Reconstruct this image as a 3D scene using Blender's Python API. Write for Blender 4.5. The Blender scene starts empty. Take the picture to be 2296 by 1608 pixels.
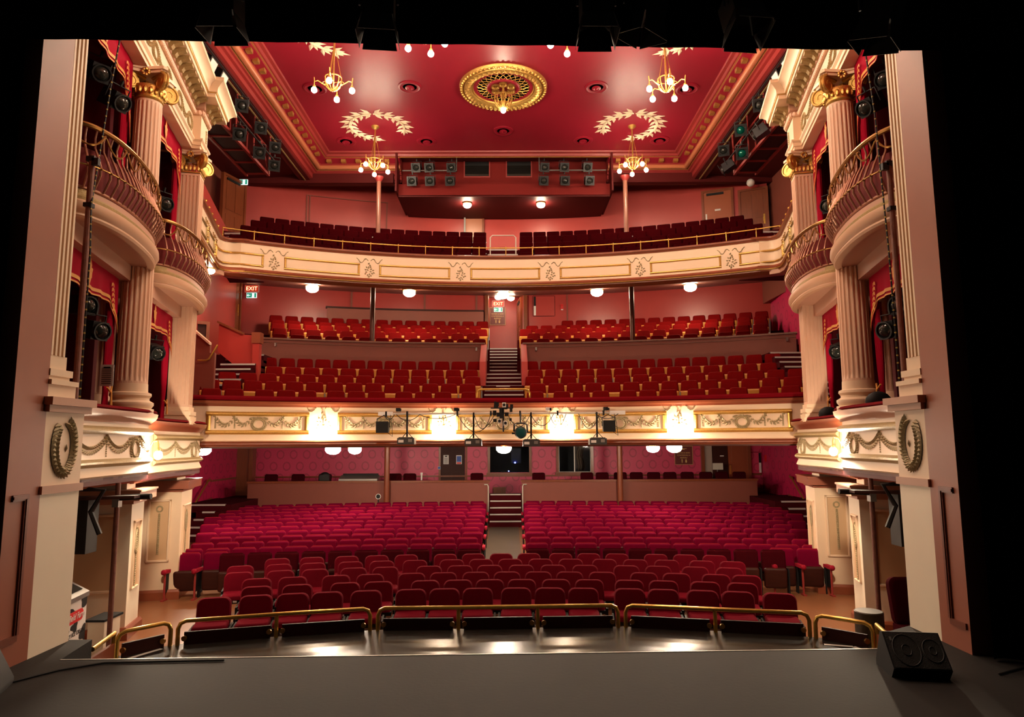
import bpy, bmesh, math, random
from mathutils import Vector, Matrix, Euler
random.seed(7)
S = bpy.context.scene
COL = S.collection
pi = math.pi
R = math.radians

# ---------------------------------------------------------------- camera, world, exposure
cam = bpy.data.cameras.new('camera'); camo = bpy.data.objects.new('camera', cam); COL.objects.link(camo)
cam.sensor_fit = 'HORIZONTAL'; cam.sensor_width = 36.0; cam.lens = 1531.0 / 2296.0 * 36.0
cam.clip_start = 0.05; cam.clip_end = 200
camo.location = (0.2, 0.0, 2.05)
camo.rotation_mode = 'QUATERNION'
_y, _p, _r = R(0.4), R(7.0), R(-0.3)
_f = Vector((math.sin(_y)*math.cos(_p), math.cos(_y)*math.cos(_p), math.sin(_p)))
_rt = Vector((math.cos(_y), -math.sin(_y), 0)); _up = _rt.cross(_f)
_r2 = _rt*math.cos(_r) + _up*math.sin(_r); _u2 = _up*math.cos(_r) - _rt*math.sin(_r)
camo.rotation_quaternion = Matrix((_r2, _u2, -_f)).transposed().to_quaternion()
S.camera = camo
W = bpy.data.worlds.new('world'); S.world = W; W.use_nodes = True
W.node_tree.nodes['Background'].inputs[0].default_value = (0.9, 0.75, 0.65, 1)
W.node_tree.nodes['Background'].inputs[1].default_value = 0.004
S.view_settings.view_transform = 'Standard'; S.view_settings.look = 'None'
S.view_settings.exposure = 1.38; S.view_settings.gamma = 1.0
S.view_settings.use_curve_mapping = False
S.cycles.use_light_tree = True
S.cycles.max_bounces = 6; S.cycles.diffuse_bounces = 4; S.cycles.glossy_bounces = 3
S.cycles.transmission_bounces = 4; S.cycles.transparent_max_bounces = 6
S.cycles.sample_clamp_indirect = 6.0
S.cycles.use_denoising = True
S.cycles.caustics_reflective = False; S.cycles.caustics_refractive = False

# ---------------------------------------------------------------- materials
MATS = {}
def mat(name, col, rough=0.6, metal=0.0, emit=0.0, ecol=None, noise=0.0, nscale=8.0, bump=0.0, bscale=40.0, spec=0.5, sheen=0.0, stretch=None):
    m = bpy.data.materials.new(name); m.use_nodes = True
    nt = m.node_tree; b = nt.nodes['Principled BSDF']
    b.inputs['Base Color'].default_value = (*col, 1); b.inputs['Roughness'].default_value = rough
    b.inputs['Metallic'].default_value = metal; b.inputs['Specular IOR Level'].default_value = spec
    if sheen:
        b.inputs['Sheen Weight'].default_value = sheen; b.inputs['Sheen Roughness'].default_value = 0.4
        b.inputs['Sheen Tint'].default_value = (min(1, col[0]*3+.3), min(1, col[1]*2+.12), min(1, col[2]*2+.12), 1)
    if emit:
        b.inputs['Emission Color'].default_value = (*(ecol or col), 1); b.inputs['Emission Strength'].default_value = emit
    if noise or bump:
        tc = nt.nodes.new('ShaderNodeTexCoord'); mp = nt.nodes.new('ShaderNodeMapping')
        nt.links.new(tc.outputs['Object'], mp.inputs['Vector'])
        if stretch: mp.inputs['Scale'].default_value = stretch
    if noise:
        n = nt.nodes.new('ShaderNodeTexNoise'); n.inputs['Scale'].default_value = nscale; n.inputs['Detail'].default_value = 4
        nt.links.new(mp.outputs[0], n.inputs['Vector'])
        mx = nt.nodes.new('ShaderNodeMix'); mx.data_type = 'RGBA'
        mx.inputs['A'].default_value = (*[c*(1-noise) for c in col], 1); mx.inputs['B'].default_value = (*[min(1, c*(1+noise)) for c in col], 1)
        nt.links.new(n.outputs['Fac'], mx.inputs['Factor']); nt.links.new(mx.outputs['Result'], b.inputs['Base Color'])
    if bump:
        n2 = nt.nodes.new('ShaderNodeTexNoise'); n2.inputs['Scale'].default_value = bscale; n2.inputs['Detail'].default_value = 3
        nt.links.new(mp.outputs[0], n2.inputs['Vector'])
        bp = nt.nodes.new('ShaderNodeBump'); bp.inputs['Strength'].default_value = bump; bp.inputs['Distance'].default_value = 0.01
        nt.links.new(n2.outputs['Fac'], bp.inputs['Height']); nt.links.new(bp.outputs[0], b.inputs['Normal'])
    MATS[name] = m
    return m
cream    = mat('cream_paint', (0.80, 0.60, 0.41), 0.5, noise=0.05, nscale=3)
cream2   = mat('cream_paint_plinth', (0.84, 0.73, 0.56), 0.55, noise=0.05, nscale=3)
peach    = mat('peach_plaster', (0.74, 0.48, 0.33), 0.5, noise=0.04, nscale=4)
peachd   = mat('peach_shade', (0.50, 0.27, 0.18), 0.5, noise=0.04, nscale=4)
brown    = mat('chestnut_gloss', (0.26, 0.065, 0.028), 0.3, noise=0.15, nscale=6)
probrown = mat('proscenium_brown', (0.30, 0.085, 0.042), 0.45, noise=0.08, nscale=3)
gold     = mat('gilt', (0.62, 0.38, 0.10), 0.33, 0.75, noise=0.25, nscale=30, bump=0.5, bscale=60)
bronze   = mat('dull_gilt', (0.36, 0.25, 0.10), 0.5, 0.25, noise=0.3, nscale=30, bump=0.6, bscale=50)
leafgrey = mat('gilt_grey_relief', (0.44, 0.35, 0.20), 0.5, 0.2, noise=0.35, nscale=25)
ceilred  = mat('ceiling_red', (0.29, 0.009, 0.025), 0.42, noise=0.06, nscale=2)
ceilpink = mat('cornice_rose', (0.30, 0.030, 0.028), 0.4, noise=0.05, nscale=4)
orange   = mat('cornice_orange', (0.50, 0.16, 0.07), 0.4)
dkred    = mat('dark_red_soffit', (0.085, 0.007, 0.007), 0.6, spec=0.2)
rosewall = mat('rose_wall', (0.44, 0.042, 0.034), 0.36, noise=0.06, nscale=3)
rosedado = mat('brown_rose_panel', (0.24, 0.058, 0.036), 0.6, noise=0.06, nscale=4)
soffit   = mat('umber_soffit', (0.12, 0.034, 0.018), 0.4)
wood     = mat('polished_wood', (0.22, 0.055, 0.02), 0.28, noise=0.3, nscale=5, stretch=(6, 6, 0.6))
darkwood = mat('dark_wood_panel', (0.040, 0.008, 0.005), 0.5, noise=0.3, nscale=5, stretch=(1, 6, 6), spec=0.2)
amber    = mat('amber_plywood', (0.60, 0.25, 0.045), 0.35, noise=0.12, nscale=10)
vfront   = mat('maroon_velvet', (0.125, 0.0015, 0.009), 0.85, sheen=0.0, noise=0.15, nscale=9, spec=0.06)
vdark    = mat('dark_maroon_velvet', (0.040, 0.0015, 0.004), 0.9, noise=0.15, nscale=9, spec=0.03)
vred     = mat('crimson_velvet', (0.135, 0.0004, 0.019), 0.85, sheen=0.02, noise=0.15, nscale=9, spec=0.05)
vedge    = mat('crimson_piping', (0.26, 0.008, 0.022), 0.8, sheen=0.08, spec=0.08)
vcircle  = mat('circle_red_velvet', (0.155, 0.002, 0.002), 0.85, noise=0.15, nscale=9, spec=0.06)
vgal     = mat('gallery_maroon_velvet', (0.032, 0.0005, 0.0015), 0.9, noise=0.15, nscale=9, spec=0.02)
plush    = mat('plush_cushion_red', (0.15, 0.002, 0.006), 0.85, spec=0.05)
drape    = mat('crimson_drape', (0.34, 0.003, 0.022), 0.8, noise=0.1, nscale=6, spec=0.08)
fringe   = mat('amber_fringe', (0.65, 0.28, 0.05), 0.6)
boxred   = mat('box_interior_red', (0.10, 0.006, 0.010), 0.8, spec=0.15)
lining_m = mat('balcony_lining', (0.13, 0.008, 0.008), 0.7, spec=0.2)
tan      = mat('tan_slab_moulding', (0.56, 0.33, 0.20), 0.5)
black    = mat('matt_black', (0.006, 0.006, 0.0065), 0.6, spec=0.3)
blackcl  = mat('black_serge', (0.006, 0.006, 0.007), 0.95, spec=0.1)
blackm   = mat('black_steel', (0.008, 0.008, 0.009), 0.45, 0.0, spec=0.35)
grey     = mat('grey_metal', (0.30, 0.28, 0.26), 0.4, 0.6)
brass    = mat('brass', (0.62, 0.38, 0.08), 0.28, 0.75, noise=0.25, nscale=14)
brassd   = mat('aged_brass', (0.36, 0.20, 0.06), 0.32, 0.9)
rust     = mat('rusty_steel', (0.17, 0.06, 0.04), 0.6, 0.2, noise=0.5, nscale=18)
iron     = mat('balcony_iron', (0.42, 0.20, 0.13), 0.32, 0.5)
steelred = mat('red_steel', (0.30, 0.035, 0.03), 0.45)
white    = mat('white_plate', (0.75, 0.72, 0.68), 0.5)
offwhite = mat('aged_white', (0.62, 0.55, 0.46), 0.5)
nosing   = mat('pale_stair_nosing', (0.55, 0.50, 0.46), 0.5)
carpet   = mat('maroon_carpet', (0.055, 0.004, 0.006), 0.95, noise=0.3, nscale=60, spec=0.05)
lens     = mat('lantern_lens', (0.022, 0.025, 0.022), 0.07, 0.2, bump=0.5, bscale=6)
lensg    = mat('green_gel', (0.0, 0.10, 0.07), 0.12, 0.3)
paper    = mat('paper', (0.72, 0.68, 0.66), 0.7)
boxbulb  = mat('box_lamp_glass', (1, 0.9, 0.75), 0.3, emit=650.0, ecol=(1.0, 0.79, 0.56))
panelshade  = mat('proscenium_moulding_shade', (0.17, 0.040, 0.018), 0.4)  # darker than the pier brown: shade of the grooves put into the paint
bulbm    = mat('lamp_glass', (1, 0.9, 0.75), 0.3, emit=210.0, ecol=(1.0, 0.79, 0.56))
bulbs    = mat('small_lamp_glass', (1, 0.9, 0.75), 0.3, emit=40.0, ecol=(1.0, 0.74, 0.48))
domem    = mat('dome_glass', (1, 0.9, 0.75), 0.3, emit=22.0, ecol=(1.0, 0.79, 0.56))
frostm   = mat('frosted_globe', (0.9, 0.85, 0.78), 0.3)
exitred  = mat('exit_red', (0.5, 0.02, 0.01), 0.5, emit=0.12, ecol=(1, 0.08, 0.03))
exitglow = mat('exit_lettering', (1, 0.6, 0.3), 0.5, emit=1.4, ecol=(1, 0.45, 0.22))
exitgreen = mat('exit_green', (0.02, 0.30, 0.18), 0.5, emit=0.15, ecol=(0.05, 0.6, 0.4))
exitpale = mat('exit_pale', (0.75, 0.9, 0.85), 0.5, emit=0.5, ecol=(0.7, 0.9, 0.85))
signbrown = mat('sign_brown', (0.14, 0.02, 0.015), 0.4)
signgold = mat('sign_gilt', (0.75, 0.52, 0.2), 0.5)
signred  = mat('sign_red', (0.65, 0.015, 0.015), 0.5)
signblue = mat('sign_blue', (0.03, 0.09, 0.40), 0.5)
bluelamp = mat('blue_pilot_lamp', (0.1, 0.15, 1), 0.5, emit=6, ecol=(0.15, 0.2, 1))
darkroom = mat('control_room_dark', (0.012, 0.014, 0.024), 0.5)
parquet  = mat('wood_strip_floor', (0.24, 0.095, 0.04), 0.3, noise=0.25, nscale=4, stretch=(14, 0.7, 1))
stagem   = mat('stage_floor_paint', (0.0125, 0.0100, 0.0084), 0.7, spec=0.22, noise=0.18, nscale=2.2, bump=0.12, bscale=25)
apronm   = mat('apron_gloss_vinyl', (0.022, 0.019, 0.016), 0.24, spec=0.22, noise=0.35, nscale=3, bump=0.25, bscale=3)
alu      = mat('aluminium_edge', (0.62, 0.58, 0.54), 0.4, 0.5)
tape     = mat('white_tape', (0.62, 0.60, 0.55), 0.6)

def glass_mat():
    m = bpy.data.materials.new('window_glass'); m.use_nodes = True
    b = m.node_tree.nodes['Principled BSDF']; b.inputs['Base Color'].default_value = (0.9, 0.9, 0.95, 1)
    b.inputs['Roughness'].default_value = 0.03; b.inputs['Transmission Weight'].default_value = 1.0; b.inputs['IOR'].default_value = 1.3
    return m
glassm = glass_mat()
def wallpaper(name, c0, c1, sx=0.52, sz=0.46, swap=False):
    """red wallpaper printed with rows of oval wreaths (staggered), in metres"""
    m = bpy.data.materials.new(name); m.use_nodes = True
    nt = m.node_tree; b = nt.nodes['Principled BSDF']; b.inputs['Roughness'].default_value = 0.42
    N, L = nt.nodes.new, nt.links.new
    tc = N('ShaderNodeTexCoord'); sp = N('ShaderNodeSeparateXYZ'); L(tc.outputs['Object'], sp.inputs[0])
    def math_(op, a, bb=None):
        n = N('ShaderNodeMath'); n.operation = op
        for i, v in enumerate((a, bb)):
            if v is None: continue
            if isinstance(v, (int, float)): n.inputs[i].default_value = v
            else: L(v, n.inputs[i])
        return n.outputs[0]
    h = sp.outputs['Y' if swap else 'X']; z = math_('DIVIDE', sp.outputs['Z'], sz)
    row = math_('FLOOR', z)
    par = math_('MULTIPLY', math_('MODULO', math_('ADD', row, 100.0), 2.0), 0.5)
    u = math_('SUBTRACT', math_('FRACT', math_('ADD', math_('DIVIDE', h, sx), math_('ADD', par, 100.0))), 0.5)
    v = math_('SUBTRACT', math_('FRACT', z), 0.5)
    uu = math_('MULTIPLY', u, sx/0.40); vv = math_('MULTIPLY', v, sz/0.46)
    d = math_('SQRT', math_('ADD', math_('MULTIPLY', uu, uu), math_('MULTIPLY', vv, vv)))
    ring = math_('SUBTRACT', 1.0, math_('MULTIPLY', math_('ABSOLUTE', math_('SUBTRACT', d, 0.33)), 11.0))
    nz = N('ShaderNodeTexNoise'); nz.inputs['Scale'].default_value = 28; L(tc.outputs['Object'], nz.inputs['Vector'])
    k = N('ShaderNodeClamp'); L(math_('MULTIPLY', ring, math_('MULTIPLY', nz.outputs['Fac'], 1.5)), k.inputs['Value'])
    mx = N('ShaderNodeMix'); mx.data_type = 'RGBA'
    mx.inputs['A'].default_value = (*c0, 1); mx.inputs['B'].default_value = (*c1, 1)
    L(k.outputs[0], mx.inputs['Factor']); L(mx.outputs['Result'], b.inputs['Base Color'])
    return m
wp_back = wallpaper('wreath_wallpaper', (0.62, 0.048, 0.125), (0.28, 0.024, 0.05))
wp_side = wallpaper('wreath_wallpaper_side', (0.55, 0.016, 0.085), (0.25, 0.008, 0.03), 0.62, 0.46, True)

# ---------------------------------------------------------------- mesh helpers
class MB:
    def __init__(s, xf=None): s.v = []; s.f = []; s.xf = xf
    def add(s, vs, fs):
        o = len(s.v); s.v += [tuple(x) for x in vs]; s.f += [tuple(i+o for i in q) for q in fs]; return s
    def box(s, c, d, rz=0.0, taper=1.0):
        """box centred on c with full sizes d"""
        x, y, z = d[0]/2, d[1]/2, d[2]/2; ca, sa = math.cos(rz), math.sin(rz); vs = []
        for k, t in ((-1, 1.0), (1, taper)):
            for a, b in ((-1, -1), (1, -1), (1, 1), (-1, 1)):
                px, py = a*x*t, b*y*t; vs.append((c[0]+px*ca-py*sa, c[1]+px*sa+py*ca, c[2]+k*z))
        return s.add(vs, [(3, 2, 1, 0), (4, 5, 6, 7), (0, 1, 5, 4), (1, 2, 6, 5), (2, 3, 7, 6), (3, 0, 4, 7)])
    def bb(s, x0, x1, y0, y1, z0, z1): return s.box(((x0+x1)/2, (y0+y1)/2, (z0+z1)/2), (x1-x0, y1-y0, z1-z0))
    def tube(s, pts, r, n=8, closed=False, cap=True):
        pts = [Vector(p) for p in pts]; k = len(pts); rs = r if isinstance(r, (list, tuple)) else [r]*k
        vs = []; ref = None
        for i, p in enumerate(pts):
            a = pts[(i-1) % k] if (closed or i > 0) else p; b = pts[(i+1) % k] if (closed or i < k-1) else p
            t = (b-a); t = t.normalized() if t.length > 1e-9 else Vector((0, 0, 1))
            if ref is None: ref = Vector((0, 0, 1)) if abs(t.z) < 0.9 else Vector((1, 0, 0))
            e1 = (ref - t*ref.dot(t)); e1 = e1.normalized() if e1.length > 1e-6 else t.orthogonal().normalized()
            ref = e1; e2 = t.cross(e1)
            for j in range(n):
                an = 2*pi*j/n; q = p + (e1*math.cos(an)+e2*math.sin(an))*rs[i]; vs.append(q)
        fs = []
        for i in range(k if closed else k-1):
            for j in range(n):
                a = i*n+j; b = i*n+(j+1) % n; c = ((i+1) % k)*n+(j+1) % n; d = ((i+1) % k)*n+j; fs.append((a, b, c, d))
        if cap and not closed: fs += [tuple(range(n))[::-1], tuple((k-1)*n+j for j in range(n))]
        return s.add(vs, fs)
    def lathe(s, c, prof, n=16, a0=0.0, a1=2*pi, axis='Z', cap=True):
        """prof: (radius, height) list revolved about an axis through c"""
        full = abs(a1-a0-2*pi) < 1e-6; m = n if full else n+1; vs = []
        for (rr, h) in prof:
            for j in range(m):
                an = a0+(a1-a0)*j/n; x, y = rr*math.cos(an), rr*math.sin(an)
                if axis == 'Z': q = (c[0]+x, c[1]+y, c[2]+h)
                elif axis == 'Y': q = (c[0]+x, c[1]+h, c[2]+y)
                else: q = (c[0]+h, c[1]+x, c[2]+y)
                vs.append(q)
        fs = []
        for i in range(len(prof)-1):
            for j in range(n):
                a = i*m+j; b = i*m+(j+1) % m; fs.append((a, b, b+m, a+m))
        if full and cap and prof[0] != prof[-1]:
            if prof[0][0] > 1e-5: fs.append(tuple(range(m))[::-1])
            if prof[-1][0] > 1e-5: fs.append(tuple((len(prof)-1)*m+j for j in range(m)))
        return s.add(vs, fs)
    def ball(s, c, r, n=8, m=6, sc=(1, 1, 1)):
        vs = [(c[0], c[1], c[2]+r*sc[2])]; fs = []
        for i in range(1, m):
            th = pi*i/m
            for j in range(n):
                an = 2*pi*j/n; vs.append((c[0]+r*sc[0]*math.sin(th)*math.cos(an), c[1]+r*sc[1]*math.sin(th)*math.sin(an), c[2]+r*sc[2]*math.cos(th)))
        vs.append((c[0], c[1], c[2]-r*sc[2])); L = len(vs)-1
        for j in range(n):
            fs.append((0, 1+j, 1+(j+1) % n)); fs.append((L, L-n+(j+1) % n, L-n+j))
            for i in range(m-2): a = 1+i*n+j; b = 1+i*n+(j+1) % n; fs.append((a, a+n, b+n, b))
        return s.add(vs, fs)
    def prism(s, poly, z0, z1):
        """plan polygon extruded from z0 to z1"""
        n = len(poly); vs = [(x, y, z0) for x, y in poly]+[(x, y, z1) for x, y in poly]
        fs = [tuple(range(n))[::-1], tuple(range(n, 2*n))]+[(i, (i+1) % n, n+(i+1) % n, n+i) for i in range(n)]
        return s.add(vs, fs)
    def prismx(s, poly, x0, x1):
        """(y,z) polygon extruded along x"""
        n = len(poly); vs = [(x0, y, z) for y, z in poly]+[(x1, y, z) for y, z in poly]
        fs = [tuple(range(n))[::-1], tuple(range(n, 2*n))]+[(i, (i+1) % n, n+(i+1) % n, n+i) for i in range(n)]
        return s.add(vs, fs)
    def sweep(s, path, prof, closed=False, pclosed=True):
        """path: plan (x,y) polyline; prof: (offset to the path's right-hand side, z); mitred"""
        k = len(path); vs = []; m = len(prof)
        for i in range(k):
            p = Vector(path[i]); a = Vector(path[(i-1) % k]) if (closed or i > 0) else None; b = Vector(path[(i+1) % k]) if (closed or i < k-1) else None
            t1 = (p-a).normalized() if a is not None else (b-p).normalized(); t2 = (b-p).normalized() if b is not None else t1
            n1 = Vector((t1.y, -t1.x)); n2 = Vector((t2.y, -t2.x)); nn = (n1+n2); nn = nn.normalized() if nn.length > 1e-6 else n1
            q = nn/max(0.35, nn.dot(n1))
            for (o, z) in prof: vs.append((p.x+q.x*o, p.y+q.y*o, z))
        fs = []
        for i in range(k if closed else k-1):
            for j in range(m if pclosed else m-1):
                a = i*m+j; b = i*m+(j+1) % m; c = ((i+1) % k)*m+(j+1) % m; d = ((i+1) % k)*m+j; fs.append((a, b, c, d))
        if not closed and pclosed: fs += [tuple(range(m))[::-1], tuple((k-1)*m+j for j in range(m))]
        return s.add(vs, fs)
    def grid(s, fn, nu, nv):
        vs = [fn(i/nu, j/nv) for i in range(nu+1) for j in range(nv+1)]
        fs = [(i*(nv+1)+j, (i+1)*(nv+1)+j, (i+1)*(nv+1)+j+1, i*(nv+1)+j+1) for i in range(nu) for j in range(nv)]
        return s.add(vs, fs)
    def mesh(s, name, m, off=(0, 0, 0), smooth=35):
        vs = [s.xf(*p) for p in s.v] if s.xf else s.v
        vs = [(p[0]-off[0], p[1]-off[1], p[2]-off[2]) for p in vs]
        me = bpy.data.meshes.new(name); me.from_pydata(vs, [], s.f)
        b = bmesh.new(); b.from_mesh(me); bmesh.ops.recalc_face_normals(b, faces=b.faces); b.to_mesh(me); b.free()
        me.materials.append(m)
        if smooth:
            me.shade_smooth()
            try: me.set_sharp_from_angle(angle=R(smooth))
            except Exception: pass
        return me
    def build(s, name, m, parent=None, label=None, cat=None, group=None, kind=None, smooth=35):
        off = (0, 0, 0); p = parent
        while p is not None: off = tuple(a+b for a, b in zip(off, p.location)); p = p.parent
        o = bpy.data.objects.new(name, s.mesh(name, m, off, smooth)); COL.objects.link(o)
        if parent is not None: o.parent = parent
        return tag(o, label, cat, group, kind)
def tag(o, label=None, cat=None, group=None, kind=None):
    for k, v in (('label', label), ('category', cat), ('group', group), ('kind', kind)):
        if v: o[k] = v
    return o
def thing(name, label, cat, loc=(0, 0, 0), group=None):
    o = bpy.data.objects.new(name, None); COL.objects.link(o); o.location = loc; o.empty_display_size = 0.1
    return tag(o, label, cat, group)
def kids(o): return [c for c in o.children]
def dup(o, parent=None, loc=None, rz=None, label=None, group=None, rot=None):
    c = o.copy(); COL.objects.link(c)
    if parent is not None: c.parent = parent
    if loc is not None: c.location = loc
    if rz is not None: c.rotation_euler = (0, 0, rz)
    if rot is not None: c.rotation_euler = rot
    if label: c['label'] = label
    if group: c['group'] = group
    for ch in kids(o): dup(ch, c)
    return c
def struct(mb, name, m, label=None, cat=None, smooth=35):
    return mb.build(name, m, None, label, cat, None, 'structure', smooth)
def text(body, size, loc, rot, m, name, parent=None, align='CENTER', label=None, cat=None, shear=0.0):
    cu = bpy.data.curves.new(name, 'FONT'); cu.body = body; cu.size = size; cu.align_x = align; cu.align_y = 'CENTER'; cu.extrude = 0.002; cu.shear = shear
    tmp = bpy.data.objects.new(name+'_outline', cu); me = bpy.data.meshes.new_from_object(tmp); bpy.data.objects.remove(tmp)
    me.materials.clear(); me.materials.append(m); o = bpy.data.objects.new(name, me); COL.objects.link(o)
    off = (0, 0, 0); p = parent
    while p is not None: off = tuple(a+b for a, b in zip(off, p.location)); p = p.parent
    o.location = tuple(a-b for a, b in zip(loc, off)); o.rotation_euler = rot
    if parent is not None: o.parent = parent
    return tag(o, label, cat)
def arc(cx, cy, r, a0, a1, n): return [(cx+r*math.sin(a0+(a1-a0)*i/n), cy+r*math.cos(a0+(a1-a0)*i/n)) for i in range(n+1)]
def ordn(n): return f"{n}{'th' if 10 <= n % 100 <= 20 else {1: 'st', 2: 'nd', 3: 'rd'}.get(n % 10, 'th')}"
class Curve:
    """plan polyline by arc length; P(s,z,o) is a point o in front of it (to its right-hand side)"""
    def __init__(s, pts):
        s.p = [Vector(q) for q in pts]; s.l = [0.0]
        for a, b in zip(s.p, s.p[1:]): s.l.append(s.l[-1]+(b-a).length)
        s.len = s.l[-1]
    def at(s, d):
        for i in range(len(s.p)-1):
            if d <= s.l[i+1] or i == len(s.p)-2:
                t = (d-s.l[i])/max(1e-9, s.l[i+1]-s.l[i]); q = s.p[i].lerp(s.p[i+1], t); e = (s.p[i+1]-s.p[i]).normalized()
                return q, Vector((e.y, -e.x))
    def P(s, d, z, o=0.0):
        q, n = s.at(d); return (q.x+n.x*o, q.y+n.y*o, z)
    def sub(s, a, b, n=12): return [tuple(s.at(a+(b-a)*i/n)[0]) for i in range(n+1)]
# ornament on a curved front
def leafblob(mb, F, u, z, an, L, w, h=0.02):
    """one raised leaf at (u,z) on the front F, pointing along angle an"""
    ca, sa = math.cos(an), math.sin(an)
    def q(a, b, o): return F(u+a*ca-b*sa, z+a*sa+b*ca, o)
    mb.add([q(0, 0, 0), q(L*.45, w/2, .003), q(L, 0, h*.3), q(L*.45, -w/2, .003), q(L*.45, 0, h)], [(0, 1, 4), (1, 2, 4), (2, 3, 4), (3, 0, 4)])
def swag(mb, F, u0, u1, z, sag, size):
    n = max(6, int(abs(u1-u0)/(size*.55)))
    for i in range(n+1):
        t = i/n; u = u0+(u1-u0)*t; zz = z-sag*4*t*(1-t); sl = math.atan2(-sag*4*(1-2*t), (u1-u0))
        k = size*(0.75+0.6*4*t*(1-t)*.6)
        for da in (0.55, -0.55): leafblob(mb, F, u, zz, sl+da, k*1.1, k*.55, size*.35)
def drop(mb, F, u, z, L, size):
    n = max(3, int(L/(size*.6)))
    for i in range(n):
        leafblob(mb, F, u, z-L*i/n, -pi/2+.4, size, size*.45, size*.3); leafblob(mb, F, u, z-L*i/n, -pi/2-.4, size, size*.45, size*.3)
def wreath(mb, F, u, z, rx, rz, size, a0=0.0, a1=2*pi, bow=True):
    n = max(10, int((rx+rz)*abs(a1-a0)/2/(size*.30)))
    for i in range(n):
        a = a0+(a1-a0)*i/n+pi/2; t = a+pi/2
        for da in (.5, -.5): leafblob(mb, F, u+rx*math.cos(a), z+rz*math.sin(a), math.atan2(rz*math.sin(t), rx*math.cos(t))+da, size, size*.5, size*.32)
    if bow:
        for sgn in (-1, 1):
            for k in range(3): leafblob(mb, F, u+sgn*rx*(.15+.4*k), z+rz*1.05+size*.25*(k % 2), (0 if sgn > 0 else pi)+.3*sgn*(1-k), size*1.1, size*.45, size*.3)
def cartouche(mb, F, u, z, k):
    for sg in (-1, 1):
        for i in range(10):
            t = i/9; leafblob(mb, F, u+sg*k*(.05+.55*t), z+k*(.42+.10*math.sin(t*7)), (0 if sg > 0 else pi)+sg*.8*math.cos(t*7), k*.14, k*.05, k*.06)
    for i in range(3): leafblob(mb, F, u, z+k*(.34-.10*i), -pi/2+(.5 if i % 2 else -.5), k*.16, k*.1, k*.07)
    for i in range(16):
        a = i*2.4; rr = k*.05*math.sqrt(i)
        leafblob(mb, F, u+rr*math.cos(a), z-k*.17+rr*1.15*math.sin(a), a, k*.14, k*.09, k*.07)
    leafblob(mb, F, u, z-k*.38, -pi/2, k*.14, k*.08, k*.06)
def frame_on(mb, C, s0, s1, z0, z1, w, h):
    """raised moulded rectangle standing on curve front C"""
    n = max(2, int((s1-s0)/0.25))
    def bar(a, b, za, zb, m, horiz):
        pr = [(0, 0), (.15, .55), (.4, 1), (.65, .9), (.85, .45), (1, 0)]
        def fn(i, j):
            o = pr[j]
            if horiz: return C.P(a+(b-a)*i/m, za+(zb-za)*o[0], h*o[1]+.002)
            return C.P(a+(b-a)*o[0], za+(zb-za)*i/m, h*o[1]+.002)
        vs = [fn(i, j) for i in range(m+1) for j in range(6)]
        fs = [(i*6+j, (i+1)*6+j, (i+1)*6+j+1, i*6+j+1) for i in range(m) for j in range(5)]
        fs += [(i*6+5, (i+1)*6+5, (i+1)*6, i*6) for i in range(m)]+[tuple(range(6)), tuple(m*6+j for j in range(6))]
        mb.add(vs, fs)
    bar(s0, s1, z0, z0+w, n, True); bar(s0, s1, z1-w, z1, n, True)
    bar(s0, s0+w, z0+w, z1-w, 2, False); bar(s1-w, s1, z0+w, z1-w, 2, False)
# ================================================================ room shell
AX = 0.07
ZF = -1.05                                            # stalls floor beside the stage
CR, CY = 15.25, 1.75                                  # circle front: radius and centre
GR, GY = 14.5, 5.0                                    # gallery front
def band(mb, cy, r0, r1, z0, z1, a0, a1, n=28, cx=AX):
    a = arc(cx, cy, r1, a0, a1, n); b = arc(cx, cy, r0, a0, a1, n); k = n+1
    vs = [(x, y, z0) for x, y in a+b]+[(x, y, z1) for x, y in a+b]; fs = []
    for i in range(n):
        fs += [(2*k+i, 2*k+i+1, 3*k+i+1, 3*k+i), (i+1, i, k+i, k+i+1), (i, i+1, 2*k+i+1, 2*k+i), (k+i+1, k+i, 3*k+i, 3*k+i+1)]
    fs += [(0, 2*k, 3*k, k), (k-1, 2*k-1, 4*k-1, 3*k-1)]
    return mb.add(vs, fs)
# stage floor, apron, stalls floor
struct(MB().prism([(-9, -7), (9, -7), (9, 7.3), (4.62, 7.3), (4.69, 7.9), (4.24, 7.62), (3.9, 7.03), (-4.1, 6.87), (-4.21, 7.57), (-4.48, 7.56), (-4.48, 6.9), (-9, 6.9)], -0.3, 0.0), 'floor', stagem, 'matt dark grey painted stage floor in front of the proscenium', 'floor')
struct(MB().prism([(-4.42, 6.87), (3.9, 7.03), (4.3, 7.03), (4.62, 8.4), (4.1, 8.9), (2.9, 9.24), (1.72, 9.48), (0.6, 9.46), (-0.46, 9.42), (-1.57, 9.4), (-2.76, 9.12), (-3.9, 8.82), (-4.4, 8.3)], -0.62, -0.4), 'floor_apron', apronm, 'glossy black vinyl apron floor below the stage edge and behind the brass rails', 'floor')
struct(MB().prism([(-4.1, 6.87), (3.9, 7.03), (3.9, 7.05), (-4.1, 6.89)], -0.06, 0.004), 'trim_1', alu, 'pale aluminium strip along the stage edge', 'trim')
def zfloor(y): return ZF if y < 15 else ZF+0.022*(y-15)
fl = MB()
fl.add([(-10.6, 6.8, ZF), (10.7, 6.8, ZF), (10.7, 15, ZF), (-10.6, 15, ZF), (10.7, 28, zfloor(28)), (-10.6, 28, zfloor(28))], [(0, 1, 2, 3), (3, 2, 4, 5)])
struct(fl, 'floor_stalls', parquet, 'polished reddish wood strip floor of the stalls', 'floor')
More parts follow.
